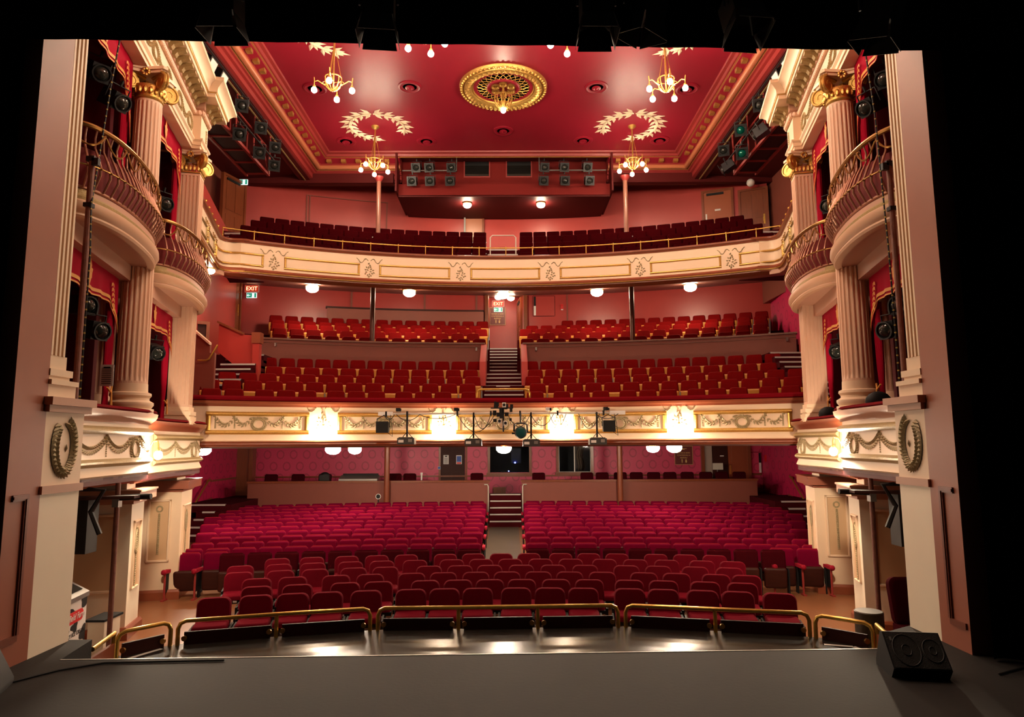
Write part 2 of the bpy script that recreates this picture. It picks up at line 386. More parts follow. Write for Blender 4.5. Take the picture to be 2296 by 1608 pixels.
struct(MB().add([(-.42, 14.9, ZF+.012), (.56, 14.9, ZF+.012), (.56, 24.1, zfloor(24.1)+.012), (-.42, 24.1, zfloor(24.1)+.012)], [(0, 1, 2, 3)]), 'floor_aisle', mat('aisle_vinyl', (0.115, 0.085, 0.06), 0.3, noise=0.2, nscale=4), 'dull brown centre aisle floor between the two blocks of stalls seats', 'floor')
struct(MB().bb(-10.6, 10.7, 25.0, 28, -.3, .04), 'floor_rear', carpet, 'raised maroon floor behind the stalls parapet', 'floor')
# orchestra-pit wall that carries the front edge of the apron (dark, mostly hidden)
# hall side and back walls
HX0, HX1 = -10.45, 10.35
struct(MB().bb(HX0-.2, HX0, 8.6, 28, ZF-.05, 2.0), 'wall_left', wp_side, 'crimson wreath papered side wall of the stalls left of the steps', 'wall')
struct(MB().bb(HX1, HX1+.2, 8.6, 28, ZF-.05, 2.0), 'wall_right', wp_side, 'crimson wreath papered side wall of the stalls right of the steps', 'wall')
wk = MB()   # stalls back wall with window and hatch openings
for x0, x1, z0, z1 in ((HX0-.2, -2.5, -.1, 2.1), (-2.5, -1.5, 1.95, 2.1), (-1.5, -.52, -.1, 2.1), (-.52, 1.07, -.1, .86), (-.52, 1.07, 1.93, 2.1), (1.07, 2.23, -.1, 2.1), (2.23, 3.51, -.1, .87), (2.23, 3.51, 1.95, 2.1), (3.51, HX1+.2, -.1, 2.1)):
    wk.bb(x0, x1, 27.5, 27.7, z0, z1)
struct(wk, 'wall_back', wp_back, 'rear stalls wall papered with faded wreath rings', 'wall')
struct(MB().bb(-3.2, 4.4, 30.2, 30.3, -.2, 2.6).bb(-3.2, -3.1, 27.7, 30.3, -.2, 2.6).bb(4.3, 4.4, 27.7, 30.3, -.2, 2.6).bb(-3.2, 4.4, 27.7, 30.3, -.3, -.2).bb(-3.2, 4.4, 27.7, 30.3, 2.1, 2.2), 'wall_control_room', darkroom, 'unlit control room walls behind the glass at the back of the stalls', 'wall')
struct(MB().bb(-10.4, 10.3, 27.46, 27.5, .70, .76).bb(HX0, HX0+.04, 24.9, 27.5, .70, .76), 'trim_2', wood, 'thin polished dado rail along the back wall of the stalls', 'trim')
struct(MB().bb(-10.4, -9.6, 27.45, 27.5, .04, .25).bb(8.6, 10.3, 27.45, 27.5, .04, .22), 'baseboard_back', brown, 'brown skirting at the back of the stalls', 'skirting')
struct(MB().bb(-10.45, -9.85, 27.2, 27.5, 0, 2.0).bb(-9.95, -9.8, 27.12, 27.5, 0, 2.0), 'trim_3', wood, 'polished wood pilaster in the rear left corner of the stalls', 'trim')
# circle slab, its underside and fascia
cf = arc(AX, CY, CR, -.49, .49, 40)
CC = Curve(cf)
sl = [(x, y+.06) for x, y in cf]+[(HX1+.1, 15.4), (HX1+.1, 27.6), (HX0-.1, 27.6), (HX0-.1, 15.4)]
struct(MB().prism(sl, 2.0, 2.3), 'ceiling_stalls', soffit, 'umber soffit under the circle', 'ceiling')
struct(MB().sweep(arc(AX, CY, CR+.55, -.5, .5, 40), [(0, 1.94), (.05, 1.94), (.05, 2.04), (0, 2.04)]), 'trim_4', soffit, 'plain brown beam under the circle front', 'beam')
# circle stepping
cst = MB()
CROW = [(16.15, 2.57), (16.9, 2.85), (17.65, 3.12), (18.4, 3.39), (19.15, 3.73)]
band(cst, CY, CR+.13, 16.35, 2.2, 2.57, -.6, .6)
for (r, z) in CROW[1:]: band(cst, CY, r-.55, r+.25, 2.2, z, -.56, .56)
struct(cst, 'floor_circle', carpet, 'carpeted steppings of the front circle block', 'floor')
UROW = [(20.75, 4.68), (21.45, 4.98), (22.15, 5.24), (22.85, 5.48), (23.55, 5.77)]
ust = MB()
for (r, z) in UROW: band(ust, CY, r-.5, r+.3, 3.6, z, -.56, -.022); band(ust, CY, r-.5, r+.3, 3.6, z, .022, .56)
struct(ust, 'floor_upper_circle', carpet, 'carpeted steppings of the rear circle block', 'floor')
# circle rear wall and vestibule
cw = MB()
for a0, a1 in ((-.62, -.0275), (.0300, .62)): band(cw, CY, 24.45, 24.6, 3.5, 8.6, a0, a1, 20)
struct(cw, 'wall_circle_back', rosewall, 'glossy rose painted wall behind the circle seats', 'wall')
struct(MB().bb(-.62, -.55, 26.0, 28.2, 4.5, 8.3).bb(.86, .93, 26.0, 28.2, 4.5, 8.3).bb(-.62, .93, 28.2, 28.3, 4.5, 8.3).bb(-.62, .93, 26.0, 28.3, 5.5, 5.56), 'wall_circle_lobby', rosewall, 'rose painted recess at the head of the circle stairs', 'wall')
struct(MB().bb(-.66, -.52, 25.95, 26.15, 5.5, 8.0).bb(.84, .98, 25.95, 26.15, 5.5, 8.0), 'trim_5', wood, 'polished posts either side of the circle lobby', 'trim')
struct(MB().prism([(-7.45, 16.2), (-9.5, 24.4), (-9.62, 24.4), (-7.57, 16.2)], 2.2, 8.8), 'wall_circle_left', rosewall, 'pink painted left side wall of the circle', 'wall')
struct(MB().prism([(8.9, 17.2), (9.75, 24.4), (9.9, 24.4), (9.05, 17.2)], 2.2, 8.8), 'wall_circle_right', wp_side, 'crimson papered right side wall of the circle', 'wall')
# gallery slab (raking soffit), stepping, walls
gs = MB()
def gsof(i, j):
    a = -.78+1.56*i; r = GR+.08+9.6*j; return (AX+r*math.sin(a), GY+r*math.cos(a), 6.60+.172*(r-GR))
gs.grid(gsof, 40, 8)
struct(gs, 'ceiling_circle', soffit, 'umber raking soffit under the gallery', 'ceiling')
GROW = [(15.6, 7.10), (16.4, 7.65), (17.2, 8.10), (18.0, 8.50)]
gst = MB(); band(gst, GY, GR+.05, 15.85, 6.9, 7.10, -.485, .485)
for (r, z) in GROW[1:]: band(gst, GY, r-.55, r+.3, 6.68+.172*(r+.3-GR), z, -.6, .6)
band(gst, GY, 18.3, 21.5, 7.95, 8.5, -.6, .6)
struct(gst, 'floor_gallery', carpet, 'dark carpeted steppings of the gallery', 'floor')
gw = MB(); band(gw, GY, 20.3, 20.45, 8.3, 12.5, -.475, .475, 26)
struct(gw, 'wall_gallery_back', rosewall, 'glossy rose painted rear wall of the gallery', 'wall')
struct(MB().bb(-9.6, -9.45, 8, 24.5, 7.0, 11.4).bb(-9.6, -9.45, 13, 19, 6.8, 9), 'wall_gallery_left', rosedado, 'brick red left side wall of the gallery with a wall lamp', 'wall')
struct(MB().bb(9.5, 9.65, 8, 24.5, 7.0, 11.4), 'wall_gallery_right', rosedado, 'brick red right side wall of the gallery', 'wall')
# auditorium ceiling with its framed panel
ZC = 12.0
XI = 5.93
struct(MB().bb(-10.6, 10.7, 6.5, 22.9, ZC, ZC+.1), 'ceiling', ceilred, 'glossy red painted auditorium ceiling', 'ceiling')
def pathU(o): return [(AX-XI-o, 6.5), (AX-XI-o, 22.4+o*.8), (AX+XI+o, 22.4+o*.8), (AX+XI+o, 6.5)]
P0 = pathU(0)
PCUT = ([(AX-XI, 6.5), (AX-XI, 22.4), (-3.50, 22.4)], [(3.75, 22.4), (AX+XI, 22.4), (AX+XI, 6.5)])   # interrupted by the projection room
def rail(prof, name, m, label, cut=True):
    mb = MB(); pr = [(-o, z) for o, z in prof]
    for p in (PCUT if cut else (P0,)): mb.sweep(p, pr)
    struct(mb, name, m, label, 'cornice')
rail([(0, 12.0), (.02, 11.95), (.10, 11.93), (.13, 11.86), (.20, 11.84), (.20, 12.0)], 'trim_6', ceilpink, 'rose moulding edging the red ceiling panel', False)
rail([(.17, 11.845), (.17, 11.83), (.20, 11.83), (.20, 11.845)], 'trim_7', gold, 'thin gilt fillet of the ceiling frame', False)
rail([(.2, 11.9), (.2, 11.80), (.42, 11.72), (.42, 11.9)], 'trim_8', ceilred, 'red band carrying the gilt blocks of the ceiling frame')
tor = [(.50+.09*math.cos(t*pi/8), 11.62+.09*math.sin(t*pi/8)) for t in range(16)]
rail(tor, 'trim_9', orange, 'orange half round moulding of the ceiling frame')
rail([(.57, 11.60), (.57, 11.53), (.60, 11.53), (.60, 11.60)], 'trim_10', gold, 'gilt bead under the orange ceiling moulding')
rail([(.42, 11.95), (.42, 11.6), (.58, 11.57), (.58, 11.50), (.63, 11.49), (.63, 11.40), (.70, 11.38), (.70, 11.24), (.78, 11.22), (.78, 11.95)], 'trim_11', ceilpink, 'rose fascia mouldings outside the ceiling frame')
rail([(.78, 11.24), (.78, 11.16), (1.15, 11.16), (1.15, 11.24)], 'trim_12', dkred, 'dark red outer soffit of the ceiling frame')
rail([(.93, 11.165), (.93, 11.14), (.97, 11.14), (.97, 11.165)], 'trim_13', bronze, 'dull gilt line on the outer ceiling soffit')
# the dark sloping soffits between the frame and the side walls
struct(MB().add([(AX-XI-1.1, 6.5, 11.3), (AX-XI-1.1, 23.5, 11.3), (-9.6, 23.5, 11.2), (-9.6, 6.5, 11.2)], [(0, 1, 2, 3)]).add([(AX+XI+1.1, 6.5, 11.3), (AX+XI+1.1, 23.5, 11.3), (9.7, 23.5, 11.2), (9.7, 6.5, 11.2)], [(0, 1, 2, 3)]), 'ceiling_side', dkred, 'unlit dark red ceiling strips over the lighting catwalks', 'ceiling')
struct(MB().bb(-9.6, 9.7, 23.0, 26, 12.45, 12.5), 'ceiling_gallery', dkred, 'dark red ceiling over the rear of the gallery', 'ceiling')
struct(MB().bb(-9.6, -3.75, 22.9, 23.15, 11.06, 11.4).bb(3.85, 9.7, 22.9, 23.15, 11.06, 11.4), 'trim_14', dkred, 'dark red beam on columns at the back of the ceiling', 'beam')
db = MB()
for sx in (-1, 1):
    for i in range(30): db.box((AX+sx*(XI+.31), 8.4+.47*i, 11.735), (.14, .16, .10))
for i in range(25):
    if abs(AX-6.0+.5*i-.1) > 3.65: db.box((AX-6.0+.5*i, 22.4+.25, 11.735), (.16, .14, .10))
# the blocks are the frame's pattern: one object with the frame they stand on
struct(db, 'trim_15', gold, 'row of gilt blocks round the ceiling frame', 'dentils')
# proscenium reveals (stage side brown, hall side cream)
def reveal(sgn, x, ya, yb, yc, name):
    sx = lambda d: x+sgn*d                       # d > 0 runs away from the opening
    w = MB(); w.bb(min(sx(0), sx(.9)), max(sx(0), sx(.9)), ya, yb, -.02, 7.2)
    struct(w, 'wall_proscenium_'+name, probrown, f'brown painted {name} pier of the proscenium with scuffed paint', 'wall')
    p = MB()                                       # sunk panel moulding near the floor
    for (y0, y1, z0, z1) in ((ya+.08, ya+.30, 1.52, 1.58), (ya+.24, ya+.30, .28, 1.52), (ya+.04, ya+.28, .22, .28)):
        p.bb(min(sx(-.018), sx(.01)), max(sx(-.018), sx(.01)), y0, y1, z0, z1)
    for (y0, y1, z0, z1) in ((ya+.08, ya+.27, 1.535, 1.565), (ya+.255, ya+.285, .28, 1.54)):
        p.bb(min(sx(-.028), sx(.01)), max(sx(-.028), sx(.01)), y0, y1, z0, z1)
    struct(p, 'trim_panel_'+name, panelshade, f'raised panel moulding low on the {name} proscenium pier', 'panel moulding')
    q = MB(); q.bb(min(sx(.0), sx(.62)), max(sx(0), sx(.62)), yb, yc, -.02, 1.62)
    struct(q, 'wall_plinth_'+name, cream2, f'plain cream {name} plinth of the proscenium', 'wall')
    return sx
XL, XR = -4.43, 4.65
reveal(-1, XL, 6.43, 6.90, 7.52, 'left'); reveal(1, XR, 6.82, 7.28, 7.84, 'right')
# lintel over the opening, out of sight above the border
struct(MB().bb(-9, 9, 6.9, 7.6, 7.2, 12.2).bb(-11, -5.0, 6.9, 7.1, 2, 12).bb(5.2, 11, 7.2, 7.4, 2, 12), 'wall_proscenium_head', probrown, 'proscenium wall above the opening', 'wall')
# ================================================================ stage boxes (both sides)
OB = Vector((-5.05, 7.5)); DB = Vector((-.66, 2.9)).normalized(); NB = Vector((DB.y, -DB.x))
def side_map(right):
    def m(u, v, z):
        x = OB.x+DB.x*u+NB.x*v; y = OB.y+DB.y*u+NB.y*v
        return (0.1-x, y+.12, z) if right else (x, y, z)
    return m
def fluted(mb, c, r0, r1, z0, z1, n=20, depth=.11):
    """round fluted shaft with entasis; flutes stop short of both ends"""
    k = n*4; vs = []; hs = [0, .012, .03, .3, .6, .97, .988, 1]
    for h in hs:
        r = r0+(r1-r0)*h**1.4; d = depth if .02 < h < .98 else 0
        for j in range(k):
            q = (1, 1, 1-d, 1-d)[j % 4] if d else 1; an = 2*pi*(j+.5)/k; vs.append((c[0]+r*q*math.cos(an), c[1]+r*q*math.sin(an), z0+(z1-z0)*h))
    fs = [(i*k+j, i*k+(j+1) % k, (i+1)*k+(j+1) % k, (i+1)*k+j) for i in range(len(hs)-1) for j in range(k)]
    fs += [tuple(range(k))[::-1], tuple((len(hs)-1)*k+j for j in range(k))]
    return mb.add(vs, fs)
def fluted_sq(mb, c, w, d, z0, z1, n=5, depth=.022):
    """square fluted shaft"""
    def edge(L, m):
        e = L/(m*2+1); return [(-L/2+e*i, (depth if (i % 2) else 0)) for i in range(m*2+1)]
    pts = []
    def run(L, m, f):
        e = L/(m*2+1)
        for i in range(m*2+1):
            o = depth if i % 2 else 0
            pts.append(f(-L/2+e*i, o)); pts.append(f(-L/2+e*(i+1), o))
    run(w, n, lambda a, o: (c[0]+a, c[1]-d/2+o)); run(d, n, lambda a, o: (c[0]+w/2-o, c[1]+a))
    run(w, n, lambda a, o: (c[0]-a, c[1]+d/2-o)); run(d, n, lambda a, o: (c[0]-w/2+o, c[1]-a))
    z = (z1-z0)
    mb.prism(pts, z0+.05, z1-.05); mb.box((c[0], c[1], z0+.025), (w, d, .05)); mb.box((c[0], c[1], z1-.025), (w, d, .05))
    return mb
def volute(mb, c, ax, up, r, th):
    """spiral scroll in the plane of unit vectors ax (sideways) and up; th is the direction of its thickness"""
    ax, up, th, c = Vector(ax), Vector(up), Vector(th), Vector(c); n = 26; pts = []
    for i in range(n+1):
        t = i/n; a = pi/2-t*4.6*pi/2*1.15; rr = r*(1-.80*t); pts.append(c+ax*math.cos(a)*rr+up*math.sin(a)*rr)
    for o in (-1, 1): mb.tube([p+th*.025*o for p in pts], [r*.17*(1-.5*i/n) for i in range(n+1)], 6)
    vs = []
    for o in (-1, 1):
        for j in range(16): a = 2*pi*j/16; vs.append(c+ax*math.cos(a)*r*.86+up*math.sin(a)*r*.86+th*.03*o)
    mb.add(vs, [tuple(range(16))[::-1], tuple(range(16, 32))]+[(j, (j+1) % 16, 16+(j+1) % 16, 16+j) for j in range(16)])
    mb.ball(c+th*.0, r*.2, 8, 6, (1, 1, 1))
def capital(xf, c, w, zb, zt, parent, square):
    """Ionic capital with angle volutes, leaf necking and an abacus"""
    g = MB(xf); u, v = c
    if square:
        g.box((u, v, zb+.05), (w*1.04, w*1.04, .03)); nn = 5
        for k in range(4):
            for i in range(nn):
                a = -w/2+w*(i+.5)/nn; q = [(u+a, v-w*.52), (u+w*.52, v+a), (u-a, v+w*.52), (u-w*.52, v-a)][k]; g.ball((q[0], q[1], zb+.14), .042, 6, 5, (1, 1, 1.6))
    else:
        g.lathe((u, v, 0), [(w*.5, zb), (w*.54, zb+.02), (w*.5, zb+.05), (w*.52, zb+.1), (w*.62, zb+.2), (w*.6, zb+.24), (0, zb+.24)], 20)
        for j in range(18): a = 2*pi*j/18; g.ball((u+w*.57*math.cos(a), v+w*.57*math.sin(a), zb+.14), .036, 6, 5, (1, 1, 1.7))
    g.build('leaf_band', gold, parent)
    s = MB(xf); zz = zt-.24
    for a in (pi/4, 3*pi/4, -pi/4, -3*pi/4):
        d = Vector((math.cos(a), math.sin(a), 0)); volute(s, (u+d.x*w*.80, v+d.y*w*.80, zz), d, (0, 0, 1), .165, (-d.y, d.x, 0))
        s.tube([(u+d.x*w*.2, v+d.y*w*.2, zz+.13), (u+d.x*w*.55, v+d.y*w*.55, zz+.15), (u+d.x*w*.8, v+d.y*w*.8, zz+.165)], .035, 6)
    s.build('volutes', gold, parent)
    b = MB(xf)
    for i, (e, z0, z1) in enumerate(((.62, zt-.10, zt-.05), (.70, zt-.05, zt))):
        pl = []
        for k in range(4):
            a = k*pi/2+pi/4; c1 = Vector((math.cos(a), math.sin(a))); t = Vector((-c1.y, c1.x))
            pl += [(u+c1.x*w*e*1.5-t.x*.04, v+c1.y*w*e*1.5-t.y*.04), (u+c1.x*w*e*1.5+t.x*.04, v+c1.y*w*e*1.5+t.y*.04)]
            a2 = a+pi/4; pl.append((u+math.cos(a2)*w*e*.86, v+math.sin(a2)*w*e*.86))
        b.prism(pl, z0, z1)
    b.build('abacus', cream, parent)
    f = MB(xf)
    for a in (0, pi/2, pi, -pi/2):
        for k in range(7):
            an = 2*pi*k/7; f.ball((u+math.cos(a)*w*.62-math.sin(a)*.05*math.cos(an), v+math.sin(a)*w*.62+math.cos(a)*.05*math.cos(an), zt-.09+.05*math.sin(an)), .028, 6, 4)
    f.build('flowers', gold, parent)
def superell(uc, a, b, v0, n=28, e=2.3, t0=0.0, t1=pi):
    out = []
    for i in range(n+1):
        t = t0+(t1-t0)*i/n; c, s_ = math.cos(t), math.sin(t)
        out.append((uc+a*math.copysign(abs(c)**(2/e), c), v0+b*abs(s_)**(2/e)))
    return out
B1 = [(4.25, -.35), (4.24, -.05), (4.12, .13), (3.85, .25), (3.4, .29), (2.8, .24), (2.1, .14), (1.3, .08), (.25, .08)]
B2 = [(8.35, -.45), (8.3, -.1), (8.1, .14), (7.7, .27), (7.2, .29), (6.6, .22), (6.0, .12), (5.3, .05), (4.29, .02)]
def smooth_path(p, n=5):
    out = []; P_ = [Vector(q) for q in p]
    for i in range(len(P_)-1):
        a = P_[max(0, i-1)]; b = P_[i]; c = P_[i+1]; d = P_[min(len(P_)-1, i+2)]
        for k in range(n):
            t = k/n; out.append(tuple(.5*((2*b)+(c-a)*t+(2*a-5*b+4*c-d)*t*t+(3*b-a-3*c+d)*t**3)))
    return out+[tuple(P_[-1])]
SIDE = {0: 'left', 1: 'right'}
def lower_box(rt, which):
    xf = side_map(rt); sd = SIDE[rt]; dz = 0.0 if which == 0 else -.07
    pts = smooth_path(B1 if which == 0 else B2); C = Curve(pts)
    nm = ('nearest the stage, beside the proscenium', 'next to the circle front')[which]
    t = thing('stage_box', f'{sd} lower stage box {nm}, cream bowed front with gilded swags', 'theatre box', xf(2.5 if which == 0 else 6.4, -.3, 1.5), 'bow fronted lower boxes')
    back = [(pts[-1][0], -1.9), (pts[0][0], -1.9)]
    MB(xf).sweep(pts, [(-.09, 1.60+dz), (-.02, 1.58+dz), (.03, 1.62+dz), (-.02, 1.72+dz), (-.03, 2.40+dz), (-.09, 2.40+dz)]).build('front_panel', cream, t)
    MB(xf).sweep(pts, [(-.22, 1.46+dz), (-.10, 1.46+dz), (-.06, 1.52+dz), (.0, 1.56+dz), (.0, 1.60+dz), (-.22, 1.60+dz)]).build('base_moulding', brown, t)
    MB(xf).sweep(pts, [(-.22, 2.36+dz), (.0, 2.36+dz), (.02, 2.40+dz), (.07, 2.44+dz), (.09, 2.47+dz), (.10, 2.53+dz), (-.22, 2.53+dz)]).build('cornice_moulding', peachd if which == 0 else brown, t)
    MB(xf).sweep(pts, [(-.30, 2.53+dz), (.05, 2.53+dz), (.09, 2.555+dz), (.07, 2.585+dz), (.0, 2.60+dz), (-.30, 2.60+dz)]).build('velvet_ledge', plush, t)
    MB(xf).prism(pts+back, 1.50+dz, 1.60+dz).build('box_floor', dkred, t)
    class F2(Curve): pass
    ulim = (1.05, 4.9)[which]
    s1 = max(d for d in [C.len*i/200 for i in range(201)] if C.at(d)[0].x >= ulim); s0 = .25
    g = MB(xf); frame_on(g, C, s0, s1, 1.74+dz, 2.30+dz, .11, .055); gfr = g.build('gilt_frame', bronze, t)
    F = lambda s, z, o: C.P(s, z, o-.028)
    w = MB(xf); L = s1-s0; sw = s0+L*.40
    zt = 2.14+dz
    wreath(w, F, sw, 1.98+dz, .13, .13, .10)
    swag(w, F, sw+.16, sw+.16+L*.22, zt, .16, .10); swag(w, F, sw+.16+L*.22, s1-.16, zt, .17, .10)
    swag(w, F, s0+.14, sw-.16, zt, .16, .10)
    for q in (sw+.16+L*.22, s1-.15, s0+.15): drop(w, F, q, zt, .26, .05)
    w.build('swags', leafgrey, gfr)
def balcony(rt, which):
    xf = side_map(rt); sd = SIDE[rt]; uc = (2.12, 5.98)[which]; a = 1.52; b = .53; v0 = -.06 if which == 0 else -.08
    nm = ('nearest the stage', 'nearer the gallery')[which]
    t = thing('balcony', f'{sd} upper box balcony {nm}, wavy iron balusters on a bowed cream slab', 'balcony', xf(uc, 0, 5.0), 'iron balconies of the upper boxes')
    p = superell(uc, a, b, v0); C = Curve(p)
    pts = p+[(uc-a, -1.9), (uc+a, -1.9)]
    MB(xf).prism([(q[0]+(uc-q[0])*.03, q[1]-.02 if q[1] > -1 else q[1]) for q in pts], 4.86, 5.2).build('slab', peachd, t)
    MB(xf).sweep(p, [(-.12, 4.84), (-.02, 4.84), (.0, 4.87), (-.01, 4.90), (.02, 4.93), (.045, 4.98), (.04, 5.04), (.0, 5.07), (-.12, 5.07)]).build('slab_moulding', tan, t)
    MB(xf).sweep(p, [(-.12, 5.07), (-.01, 5.07), (-.005, 5.11), (-.04, 5.15), (-.04, 5.21), (-.12, 5.21)]).build('slab_cap', bronze, t)
    q = superell(uc, a-.13, b-.08, v0)
    MB(xf).sweep(q, [(-.03, 5.2), (0, 5.2), (0, 5.78), (-.03, 5.78)]).build('lining', lining_m, t)
    rp = [(x, y, 6.06) for x, y in superell(uc, a-.05, b-.03, v0, 40)]
    MB(xf).tube(rp, .034, 8).build('top_rail', brassd, t)
    MB(xf).tube([(x, y, 5.24) for x, y in superell(uc, a-.06, b-.03, v0, 40)], .022, 6).build('bottom_rail', iron, t)
    C2 = Curve(superell(uc, a-.05, b-.03, v0, 60))
    kr = MB(xf); kr.tube([C2.P(C2.len*i/60, 5.50, .115) for i in range(61)], .012, 6)
    n = 25
    for i in range(n):
        s_ = C2.len*(i+.5)/n; kr.ball(C2.P(s_, 5.50, .115), .022, 6, 4)
        prof = [(0, 6.05), (-.03, 5.93), (-.02, 5.80), (.05, 5.66), (.105, 5.52), (.11, 5.42), (.06, 5.32), (.02, 5.24)]
        MB(xf).tube([C2.P(s_, z, o) for o, z in prof], [.012, .012, .014, .016, .017, .016, .014, .013], 6).build('baluster', iron, t)
    kr.build('knobbed_ring', brassd, t)
    ch = MB(xf); m = 8
    for i in range(m):
        a0, a1 = C2.len*(i+.03)/m, C2.len*(i+.97)/m
        ch.tube([C2.P(a0+(a1-a0)*k/8, 5.96-.17*4*(k/8)*(1-k/8), .05) for k in range(9)], [.010+.006*(k % 2) for k in range(9)], 5)
        ch.ball(C2.P(C2.len*i/m+.001, 5.97, .03), .026, 6, 4)
    ch.build('chain_garlands', brassd, t)
def column(rt, which):
    xf = side_map(rt); sd = SIDE[rt]; c = ((3.42, .04), (6.72, .02))[which]
    nm = ('round fluted column between the two boxes', 'square fluted column at the circle end of the boxes')[which]
    t = thing('box_column', f'{sd} {nm}, gilded volute capital', 'column', xf(c[0], c[1], 2.5), 'fluted columns of the boxes')
    if which == 0:
        MB(xf).lathe((c[0], c[1], 0), [(.34, 2.52), (.34, 2.60), (.30, 2.61), (.335, 2.66), (.335, 2.70), (.27, 2.74), (.27, 2.77), (.30, 2.81), (.295, 2.85), (.245, 2.87), (.24, 3.0), (0, 3.0)], 28).build('base', cream, t)
        fluted(MB(xf), c, .235, .205, 2.98, 7.72).build('shaft', peach, t)
        capital(xf, c, .42, 7.70, 8.22, t, False)
    else:
        b = MB(xf)
        for (w, z0, z1) in ((.60, 2.44, 2.52), (.54, 2.52, 2.60), (.48, 2.60, 2.63), (.53, 2.63, 2.71), (.45, 2.71, 2.80)): b.box((c[0], c[1], (z0+z1)/2), (w, w, z1-z0))
        b.build('base', cream, t)
        fluted_sq(MB(xf), c, .40, .40, 2.80, 7.72).build('shaft', peach, t)
        capital(xf, c, .40, 7.70, 8.22, t, True)
def pelmet(rt, which, upper):
    xf = side_map(rt); sd = SIDE[rt]; u0, u1 = ((.55, 3.12), (3.72, 6.45))[which]; v = -.14
    zt = 8.24 if upper else 4.66; zm, drp = (7.72, .85) if upper else (4.16, .40)
    nm = ('box nearest the stage', 'box nearer the circle')[which]
    t = thing('pelmet', f'crimson gold edged pelmet over the {sd} {"upper" if upper else "lower"} {nm}', 'pelmet', xf((u0+u1)/2, v, zt), 'pelmets of the boxes')
    def bot(k): return zm-drp*(abs(2*k-1)**9)-.05*math.cos(k*12)*.3
    def fn(i, j): z0 = bot(i); return (u0+(u1-u0)*i, v+.02*math.sin(i*40)*(j-.2), z0+(zt-z0)*(1-j))
    m = MB(xf); m.grid(fn, 40, 4); m.build('cloth', drape, t)
    e = MB(xf)
    for off, h in ((.0, .022), (.055, .05)):
        e.grid(lambda i, j: (u0+(u1-u0)*i, v+.012+.02*math.sin(i*40)*.8, bot(i)+off+h*j), 40, 1)
    e.build('gold_edging', fringe, t)
    F = lambda s, z, o: (s, v+.03+o, z)
    g = MB(xf); um = (u0+u1)/2; zc = (zm+zt)/2+.02; hh = (zt-zm)
    for an in (pi/2, -pi/2, .5, pi-.5, -.5-.4, pi+.9): leafblob(g, F, um, zc, an, hh*(.40 if abs(math.cos(an)) < .1 else .22), hh*.2, .01)
    for q in (u0+.35, u1-.35):
        for i in range(6):
            for sg in (-1, 1): leafblob(g, F, q+.02*i*(1 if q > um else -1), zm+hh*(.78-.15*i)-.06, -pi/2+sg*.7, hh*.2, .05, .01)
    g.build('gold_emblems', fringe, t)
def box_drape(rt, which, upper):
    xf = side_map(rt); sd = SIDE[rt]; u = (3.02, 6.28)[which]; v = -.2; z0, z1 = (5.2, 7.8) if upper else (2.56, 4.2)
    nm = ('box nearest the stage', 'box nearer the circle')[which]
    t = thing('box_drape', f'crimson tied back drape beside the column of the {sd} {"upper" if upper else "lower"} {nm}', 'curtain', xf(u, v, z0), 'drapes of the boxes')
    def fn(i, j):
        w = .20*(1-.45*math.exp(-((j-.18)/.14)**2)); a = i*pi*9
        return (u+(i-.5)*w*2*.62, v+.045*math.sin(a)*(.5+.5*j), z0+(z1-z0)*j)
    MB(xf).grid(fn, 54, 12).build('folds', drape, t)
    zz = z0+(z1-z0)*.18
    MB(xf).tube([(u-.12, v+.06, zz+.05), (u, v+.08, zz-.02), (u+.13, v+.05, zz+.08)], .014, 6).tube([(u+.02, v+.08, zz), (u+.02, v+.085, zz-.22)], [.012, .022], 6).build('tie_cord', fringe, t)
